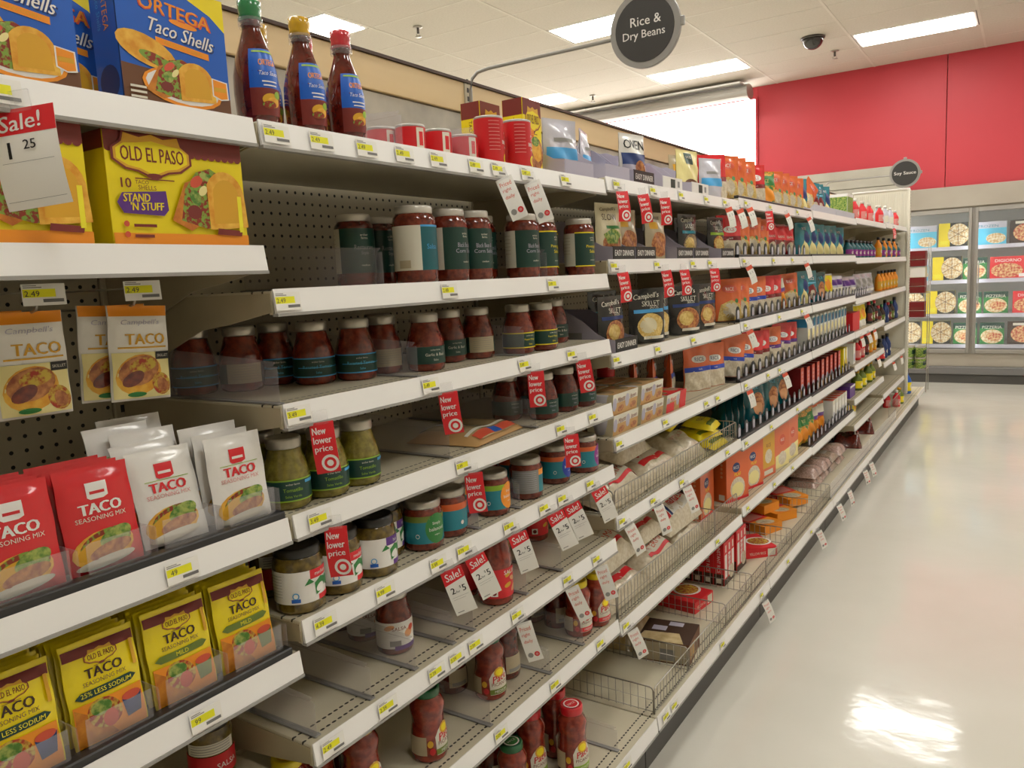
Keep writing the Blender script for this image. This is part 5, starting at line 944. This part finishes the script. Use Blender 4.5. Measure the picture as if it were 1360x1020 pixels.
for k, ys, pr in (('11', (.470,), ('1.25',)), ('13', (.634,), ('49',)), ('14', (.646,), ('99',)), ('21', (.872, .967, 1.075, 1.177, 1.28, 1.409, 1.494, 1.614, 1.80), ('2.49',)), ('22', (.866, 1.291, 1.714), ('2.49',)), ('23', (.869, 1.212, 1.566, 1.797), ('3.49',)), ('24', (.896, 1.304, 1.726, 1.903), ('3.49',)),
                  ('25', (.889, 1.041, 1.201, 1.291, 1.468, 1.627, 1.719, 1.876), ('4.39', '4.99', '3.49', '3.79', '3.79', '2.99', '2.99', '2.49')), ('26', (.883, 1.025, 1.174, 1.243, 1.312, 1.482, 1.729, 1.896), ('2.49', '2.39', '2.39', '2.39', '2.39', '2.09', '2.09', '2.09')), ('27', (1.39, 1.642, 1.902), ('2.09',)), ('20', (1.813,), ('2.09',)), ('30', (2.092, 2.16, 2.621, 3.117), ('2.49',)), ('40', (3.54, 4.0), ('2.49',)),
                  ('36', (2.075, 2.92), ('2.49',)), ('35', (2.07, 2.302, 2.555, 3.053), ('2.49',)), ('34', (2.065, 2.419, 2.815, 2.943), ('2.99',)), ('33', (2.065, 2.369, 2.692), ('2.99',)), ('32', (2.067, 2.379, 2.70, 2.879), ('2.99',)), ('31', (2.10, 2.36, 2.60, 2.85, 3.06), ('2.49',)),
                  ('42', (3.30, 3.75, 4.1), ('2.09',)), ('43', (3.31, 3.85, 4.3), ('2.09',)), ('44', (3.31, 3.65, 3.85), ('2.09',)), ('45', (3.31, 3.7, 4.2), ('2.09',)), ('46', (3.32, 3.75, 4.1), ('2.09',)), ('41', (3.33, 3.7, 4.2), ('2.09',))):
    for i, y in enumerate(ys): ticket(k, y, pr[i % len(pr)])
# hanging flags: a curved card clipped under the rail, its face turned to the shopper walking up the aisle
def flag_kind(key, w_, h_, base, els, desc, plural, bend=.012):
    def surf(u, v, o):
        t = -v / h_; return (u + .0, -bend * math.sin(t * 2.4) * .8 - o, v)      # faces -y
    b = MB(); n = 8
    b.grid(lambda a, c: surf((a - .5) * w_, -(1 - c) * h_, 0), 2, n, base); b.grid(lambda a, c: surf((.5 - a) * w_, -(1 - c) * h_, -.0006), 2, n, 'paper')
    A, B = art(surf, els, .012, .0002, .00015, .012)
    clip = MB(); clip.box(-.012, .012, -.001, .0025, -.006, .020, 'clearfence')
    kind(key, 'hanging_tag', 'hanging tag', desc, plural, [('card', b.mesh('card')), ('printing', mm(A, 'printing')), ('lettering', mm(B, 'lettering')), ('clip', clip.mesh('clip'))])
w_, h_ = .040, .086
flag_kind('nlp', w_, h_, 'brightred', [T_('New', -.006, -.014, .0115, 'white', .022, 0, 0, .0006), T_('lower', -.002, -.029, .0115, 'white', .030, 0, 0, .0006), T_('price', -.002, -.045, .0125, 'white', .029, 0, 0, .0006), D_(.005, -.069, .0145, .0145, 'white'), D_(.005, -.069, .0100, .0100, 'brightred'), D_(.005, -.069, .0055, .0055, 'white')], 'red NEW LOWER PRICE hanging tag', 'red hanging tags')
flag_kind('sale', .046, .098, 'paper', [P_([(-.023, 0), (.023, 0), (.023, -.022), (.0, -.026), (-.023, -.030)], 'brightred'), T_('Sale!', 0, -.013, .015, 'white', .034, .1, .1, .0006), T_('2', -.011, -.043, .013, 'softblack', None, 0, 0, .0006), T_('for', -.001, -.047, .005, 'softblack'), T_('$', .006, -.039, .006, 'softblack'), T_('5', .013, -.043, .013, 'softblack', None, 0, 0, .0006), R_(-.017, -.057, .018, -.0575, 'grey'), R_(-.016, -.062, .010, -.0625, 'grey'), R_(-.018, -.092, -.004, -.090, 'grey')], 'white SALE tag with red top', 'sale hanging tags')
flag_kind('salebig', .075, .115, 'paper', [R_(-.0375, -.030, .0375, 0, 'brightred'), T_('Sale!', -.004, -.016, .019, 'white', .048, .05, .1, .0008), T_('1', -.020, -.048, .019, 'softblack', None, 0, 0, .001), T_('25', .004, -.043, .011, 'softblack', None, 0, 0, .0005), R_(-.03, -.062, .03, -.0625, 'grey'), R_(-.034, -.106, .034, -.1055, 'grey')], 'white SALE 1.25 tag with red top', 'sale hanging tags')
flag_kind('prd', .038, .098, 'paper', [T_('Priced', -.001, -.015, .010, 'salmon', .026), T_('right', -.003, -.030, .010, 'salmon', .020), T_('daily', -.002, -.046, .010, 'salmon', .022), D_(-.008, -.080, .0065, .0065, 'grey'), D_(.008, -.080, .0065, .0065, 'brightred'), D_(.008, -.080, .0035, .0035, 'pink')], 'white PRICED RIGHT DAILY hanging tag', 'white hanging tags')
flag_kind('saleslim', .040, .095, 'paper', [R_(-.02, -.020, .02, 0, 'salmon'), T_('2', -.008, -.036, .010, 'softblack'), T_('5', .008, -.036, .010, 'softblack'), R_(-.012, -.06, .012, -.0605, 'grey')], 'slim white sale tag with red top', 'sale hanging tags')
def tags(key, k, ys, xo=0.0, rz=None):
    base = k.endswith('0'); z = SHELF[k][2] - (.045 if base else .036)
    for i, y in enumerate(ys): place(key, (-.868 if base else -.984) + xo, y, z, (rz if rz is not None else (.6 if int(k[0]) < 3 else 1.0)) + rnd.uniform(-.12, .12), 'rail of ' + SHELF[k][3], sx=.82 if key == 'saleslim' else 1.0, rx=rnd.uniform(-.05, .05), ry=(-.08 if key == 'nlp' else -.12 if key == 'salebig' else -.33) + rnd.uniform(-.06, .06))
tags('nlp', '23', (.905, 1.250, 1.593, 1.834)); tags('nlp', '24', (.918, 1.322, 1.753)); tags('nlp', '31', (2.105, 2.252, 2.422)); tags('nlp', '32', (2.094, 2.421, 2.581, 2.887))
tags('sale', '25', (1.224, 1.309, 1.479, 1.655, 1.740, 1.896), rz=.8); tags('salebig', '11', (.487,)); tags('prd', '21', (1.494, 1.614)); tags('prd', '26', (1.488, 1.726, 1.896)); tags('prd', '36', (2.09,)); tags('prd', '35', (2.09, 2.314, 2.569)); tags('prd', '20', (1.815,))
tags('saleslim', '31', (3.062, 3.203)); tags('saleslim', '41', (3.336, 3.941, 4.386)); tags('nlp', '41', (3.629,)); tags('saleslim', '42', (3.318, 4.337)); tags('saleslim', '43', (3.321, 4.338)); tags('saleslim', '44', (3.314, 3.892)); tags('saleslim', '64', (6.0, 6.28, 6.548)); tags('saleslim', '65', (6.746,)); tags('nlp', '71', (7.5,))
tags('saleslim', '75', (7.6, 8.1)); tags('prd', '30', (3.117,)); tags('prd', '40', (4.105,)); tags('prd', '50', (4.619, 4.931, 5.472, 5.705))
finish_labels()
# peg hooks with ticket plates
for i, y in enumerate((.548, .690)):
    t = thing('peg_hook', 'steel peg hook with ticket plate holding the %s hanging taco packets' % ORD[i], 'peg hook', (XB, y, 1.484)); b = MB(); b.tube([(0, 0, 0), (.30, 0, 0), (.325, 0, .006), (.33, 0, .014)], .0022, 'chrome'); obj('rod', b, t)
    b = MB(); b.tube([(0, 0, .03), (.35, 0, .03)], .0018, 'chrome'); obj('upper_rod', b, t)
    c, p, l = TK['2.49']; h = obj('ticket_plate', c, t, (.352, 0, .026)); h.rotation_euler = (0, -.1, -.25); o = obj('printing', p, h); obj('lettering', l, h)

# ------------------------------------------------------------------ round aisle signs
def sign(label, c, R0, lines, arm_y, arm_x, pole_z0):
    t = thing('aisle_sign', label, 'sign', (c[0], c[1], c[2])); x, y, z = 0, 0, 0
    b = MB(); n = 40
    ring = [(R0 * math.cos(2 * PI * k / n), R0 * math.sin(2 * PI * k / n)) for k in range(n)]
    b.prism(ring, 'Y', -.006, .006, 'steel'); obj('rim', b, t)
    b = MB(); b.prism([(p[0] * .84, p[1] * .84) for p in ring], 'Y', -.0075, .0075, 'darkgrey'); d = obj('disc', b, t)
    A, B = art(flatYn(-.0075), lines, None, .0003); obj('lettering', B.mesh('lettering'), d)
    b = MB(); px = XB + .02 - c[0]; zz = -.005
    b.tube([(px, .012, pole_z0 - c[2]), (px, .012, zz - .05), (px + .008, .012, zz - .02), (px + .03, .012, zz - .004), (px + .07, .012, zz), (-R0 * .98, .012, zz), (-R0 * .5, .012, zz)], .0055, 'steel', 8); obj('arm', b, t)
    b = MB(); b.box(R0 * .98, R0 * 1.10, -.004, .004, -.012, .012, 'steel', .002); b.box(-.012, .012, -.004, .004, R0 * .97, R0 * 1.12, 'steel', .002); obj('clip', b, t)
sign('round dark Rice and Dry Beans aisle sign on a bent arm', (-.862, 2.018, 2.131), .098, [T_('Rice &', .004, .020, .023, 'white', None, 0, 0, .0006), T_('Dry Beans', -.002, -.016, .026, 'white', .118, 0, 0, .0006), R_(-.03, -.076, .03, -.074, 'grey')], 2.018, 0, 1.98)
sign('small round dark Soy Sauce aisle sign before the red wall', (-.845, 7.0, 2.172), .110, [T_('Soy Sauce', 0, .0, .032, 'white', .155, 0, 0, .0015)], 7.0, 0, 1.98)

# ------------------------------------------------------------------ ceiling fittings
t = thing('camera_dome', 'dark half-dome security camera on the ceiling', 'camera dome', (-1.977, 9.0, CZ - .004)); b = MB(); b.lathe([(.12, 0), (.12, -.012), (.108, -.016)], 'darkmetal', 28); obj('mount_ring', b, t)
mk('domeglass', '#2a2826', .08, 0, .6); b = MB(); b.lathe([(.108, -.012)] + [(.108 * math.cos(a), -.012 - .108 * math.sin(a)) for a in [PI / 2 * k / 8 for k in range(1, 8)]] + [(.001, -.12)], 'domeglass', 28); obj('dome', b, t)
for i, (x, y, d) in enumerate(((-4.80, 5.98, 'above the taco bottles'), (-4.90, 9.68, 'near the grey cove rail'), (-1.90, 9.72, 'just below the dark camera dome'))):
    t = thing('fire_sprinkler', 'small metal fire sprinkler head %s' % d, 'sprinkler', (x, y, CZ - .002)); b = MB(); b.lathe([(.045, 0), (.045, -.006), (.02, -.012)], 'chrome', 16); obj('plate', b, t)
    b = MB(); b.tube([(0, 0, -.008), (0, 0, -.06)], .012, 'darkmetal', 8); obj('stem', b, t); b = MB(); b.lathe([(.03, -.085), (.032, -.09), (.001, -.092)], 'chrome', 12); b.tube([(-.018, 0, -.06), (-.022, 0, -.075), (0, 0, -.088)], .004, 'chrome', 5); b.tube([(.018, 0, -.06), (.022, 0, -.075), (0, 0, -.088)], .004, 'chrome', 5); obj('deflector', b, t)

# ------------------------------------------------------------------ glass-door freezers along the end wall
FZ = 10.80
t = thing('freezer_case', 'grey wall freezer with glass doors beneath the red wall', 'freezer', (0, FZ, 0))
DX = [-3.46, -2.75, -2.04, -1.33, -.57, .16, .89, 1.62, 2.35]
b = MB(); b.box(DX[0], DX[-1], .78, .84, .0, 2.33, 'white'); b.box(DX[0], DX[-1], .02, .84, .20, .36, 'greywall', .004); obj('cabinet', b, t)
b = MB(); b.box(DX[0], DX[-1], -.01, .12, 2.085, 2.33, 'greywall', .006); b.box(DX[0], DX[-1], .02, .84, 2.07, 2.33, 'greywall'); obj('header', b, t)
b = MB(); b.box(DX[0], DX[-1], -.03, .8, .105, .20, 'midgrey', .01); obj('bumper', b, t); b = MB(); b.box(DX[0], DX[-1], .0, .8, .0, .10, 'kick', .002); obj('kick_plate', b, t)
for sz in (1.635, 1.235, .825, .455):
    b = MB(); b.box(DX[0] + .02, DX[-1] - .02, .16, .76, sz - .03, sz - .005, 'white', .002); b.box(DX[0] + .02, DX[-1] - .02, .15, .16, sz - .045, sz, 'palelilac'); obj('inner_shelf', b, t)
for i in range(len(DX) - 1):
    x0, x1 = DX[i] + .015, DX[i + 1] - .015
    b = MB()
    for a in ((x0, x0 + .035, .36, 2.07), (x1 - .035, x1, .36, 2.07)): b.box(a[0], a[1], -.01, .03, a[2], a[3], 'aluminium', .004)
    for a in ((x0 + .035, x1 - .035, .36, .41), (x0 + .035, x1 - .035, 2.02, 2.07)): b.box(a[0], a[1], -.01, .03, a[2], a[3], 'aluminium', .004)
    d = obj('door', b, t)
    b = MB(); b.box(DX[i] - .024, DX[i] + .024, .032, .048, .36, 2.07, 'aluminium', .002); obj('mullion', b, t)
    b = MB(); b.box(x0 + .034, x1 - .034, .005, .012, .40, 2.03, 'freezerglass'); obj('pane', b, d)
    b = MB(); b.tube([(x0 + .05, -.03, .95), (x0 + .05, -.045, 1.0), (x0 + .05, -.045, 1.4), (x0 + .05, -.03, 1.45)], .008, 'steel', 6); obj('handle', b, d)
    b = MB(); b.box(DX[i] - .012, DX[i] + .012, .05, .07, .40, 2.03, 'freezerstrip'); obj('light_strip', b, t)
# frozen boxes
def fbox(key, W, H, body, els, desc):
    b = MB(); b.box(-W / 2, W / 2, 0, .05, 0, H, body, .0015); A, B = art(lambda u, v, o: (u, -o, v), els); kind(key, 'frozen_box', 'frozen food box', desc, 'frozen boxes', [('carton', b.mesh('carton')), ('printing', mm(A, 'printing')), ('lettering', mm(B, 'lettering'))])
W, H = .31, .28
fbox('pizzayellow', W, H, 'yellow', [R_(-W / 2, 0, W / 2, H, 'softblack'), R_(-W / 2, 0, -W / 2 + .12, H, 'yellow'), R_(-W / 2 + .01, .02, -W / 2 + .10, .07, 'lemon'), D_(.055, H / 2, .115, .13, 'pizza'), R_(.05, .02, .056, H - .02, 'brown'), P_([(-.05, .20), (-.046, .205), (.15, .09), (.146, .085)], 'brown'), P_([(-.05, .09), (-.046, .085), (.15, .20), (.146, .205)], 'brown')], 'yellow-striped frozen pizza box')
fbox('pizzagreen', W * .8, H * .9, 'green', [R_(-W * .4, 0, W * .4, H * .9, 'green'), R_(-W * .4, .19, W * .4, .25, 'darkgreen'), T_('PIZZERIA', 0, .20, .035, 'offwhite', .2), D_(0, .09, .115, .085, 'pizza'), D_(.02, .09, .08, .05, 'redpizza')], 'green frozen pizza box')
fbox('pizzateal', W, H * .95, 'cyan', [R_(-W / 2, 0, W / 2, H * .95, 'cyan'), R_(-W / 2, .19, W / 2, H * .95, 'palelilac'), T_('FROZEN', -.03, .215, .03, 'teal', .2), D_(.05, .07, .10, .06, 'pizza')], 'pale blue frozen meal box')
fbox('pizzared', W * 1.3, H * .9, 'brightred', [R_(-W * .65, 0, W * .65, H * .9, 'brightred'), T_('DIGIORNO', -.02, .205, .035, 'white', .26), D_(-.03, .09, .16, .085, 'redpizza'), R_(.09, .01, .19, .05, 'white')], 'red frozen pizza box')
fbox('pizzabrown', W, H * .95, 'brown', [R_(-W / 2, 0, W / 2, H * .95, 'darkbrown'), D_(0, .12, .12, .10, 'redpizza'), R_(-.1, .22, .1, .25, 'offwhite')], 'brown frozen pizza box')
SZ = {'first': 1.6355, 'second': 1.2355, 'third': .8255, 'bottom': .4555}
ROWS = {'first': [('pizzateal', -1.12), ('pizzayellow', -.79), ('pizzateal', -.40), ('pizzabrown', -.06), ('pizzared', .38), ('pizzateal', .80)], 'second': [('pizzateal', -1.20), ('pizzayellow', -.85), ('pizzagreen', -.555), ('pizzared', -.20), ('pizzared', .24), ('pizzayellow', .68)],
        'third': [('pizzayellow', -1.25), ('pizzayellow', -.91), ('pizzagreen', -.60), ('pizzagreen', -.33), ('pizzared', .04), ('pizzagreen', .42)], 'bottom': [('pizzayellow', -1.28), ('pizzayellow', -.95), ('pizzagreen', -.64), ('pizzagreen', -.36), ('pizzabrown', -.05), ('pizzagreen', .3)]}
PEND.clear()
for rname, l in ROWS.items():
    for kd, x in l: place(kd, x, FZ + .20, SZ[rname], 0, '%s freezer shelf' % rname)

# ------------------------------------------------------------------ end cap rack at the far end
t = thing('wire_rack', 'chrome wire side rack on the far end of the gondola', 'wire rack', (-.94, 8.80, 0))
b = MB()
for x in (-.11, .11):
    for y in (-.09, .09): b.tube([(x, y, .19), (x, y, 1.66)], .004, 'chrome', 6)
obj('posts', b, t)
for z in (.42, .93, 1.17, 1.43):
    b = MB()
    b.tube([(-.11, -.09, z), (.11, -.09, z), (.11, .09, z), (-.11, .09, z), (-.11, -.09, z)], .003, 'chrome', 5)
    for k in range(1, 8): b.tube([(-.11 + .0275 * k, -.09, z), (-.11 + .0275 * k, .09, z)], .0018, 'chrome', 4)
    b.tube([(-.11, -.09, z + .07), (.11, -.09, z + .07)], .0022, 'chrome', 5); obj('rack_tray', b, t)
carton('endred', 'snack_box', 'red-brown snack box', 'snack boxes', .17, .15, .14, 'maroon', [R_(-.085, 0, .085, .15, 'maroon')], [R_(-.138, .004, -.004, .146, 'darkred'), R_(-.12, .05, -.02, .10, 'maroon')])
carton('endpale', 'snack_box', 'pale boxed snack', 'snack boxes', .16, .10, .17, 'cream', [R_(-.08, 0, .08, .1, 'cream')], [R_(-.16, .004, -.004, .096, 'paper')])
for kd, z, wh in (('endred', 1.434, 'top tray of the end rack'), ('endred', 1.174, 'middle tray of the end rack'), ('endred', .934, 'lower tray of the end rack')): place(kd, -.86, 8.80, z, 0, wh)
place('endpale', -.855, 8.80, 1.325, 0, 'middle rack box')
jar_kind('greenpickle', 'squat jar of green pickles', .045, .11, 'squat', 'leafgreen', 'silverlid', .2, .6, [R_(-.04, .03, .04, .07, 'darkgreen')], None, 'pickle_jar', 'pickle jars')
for i, (x, y) in enumerate(((-.99, 8.757), (-.89, 8.757), (-.99, 8.850), (-.89, 8.850))): place('greenpickle', x, y, .424, 0, 'bottom tray of the end rack'); place('greenpickle', x, y, .535, 0, 'bottom tray of the end rack')
finish_labels()
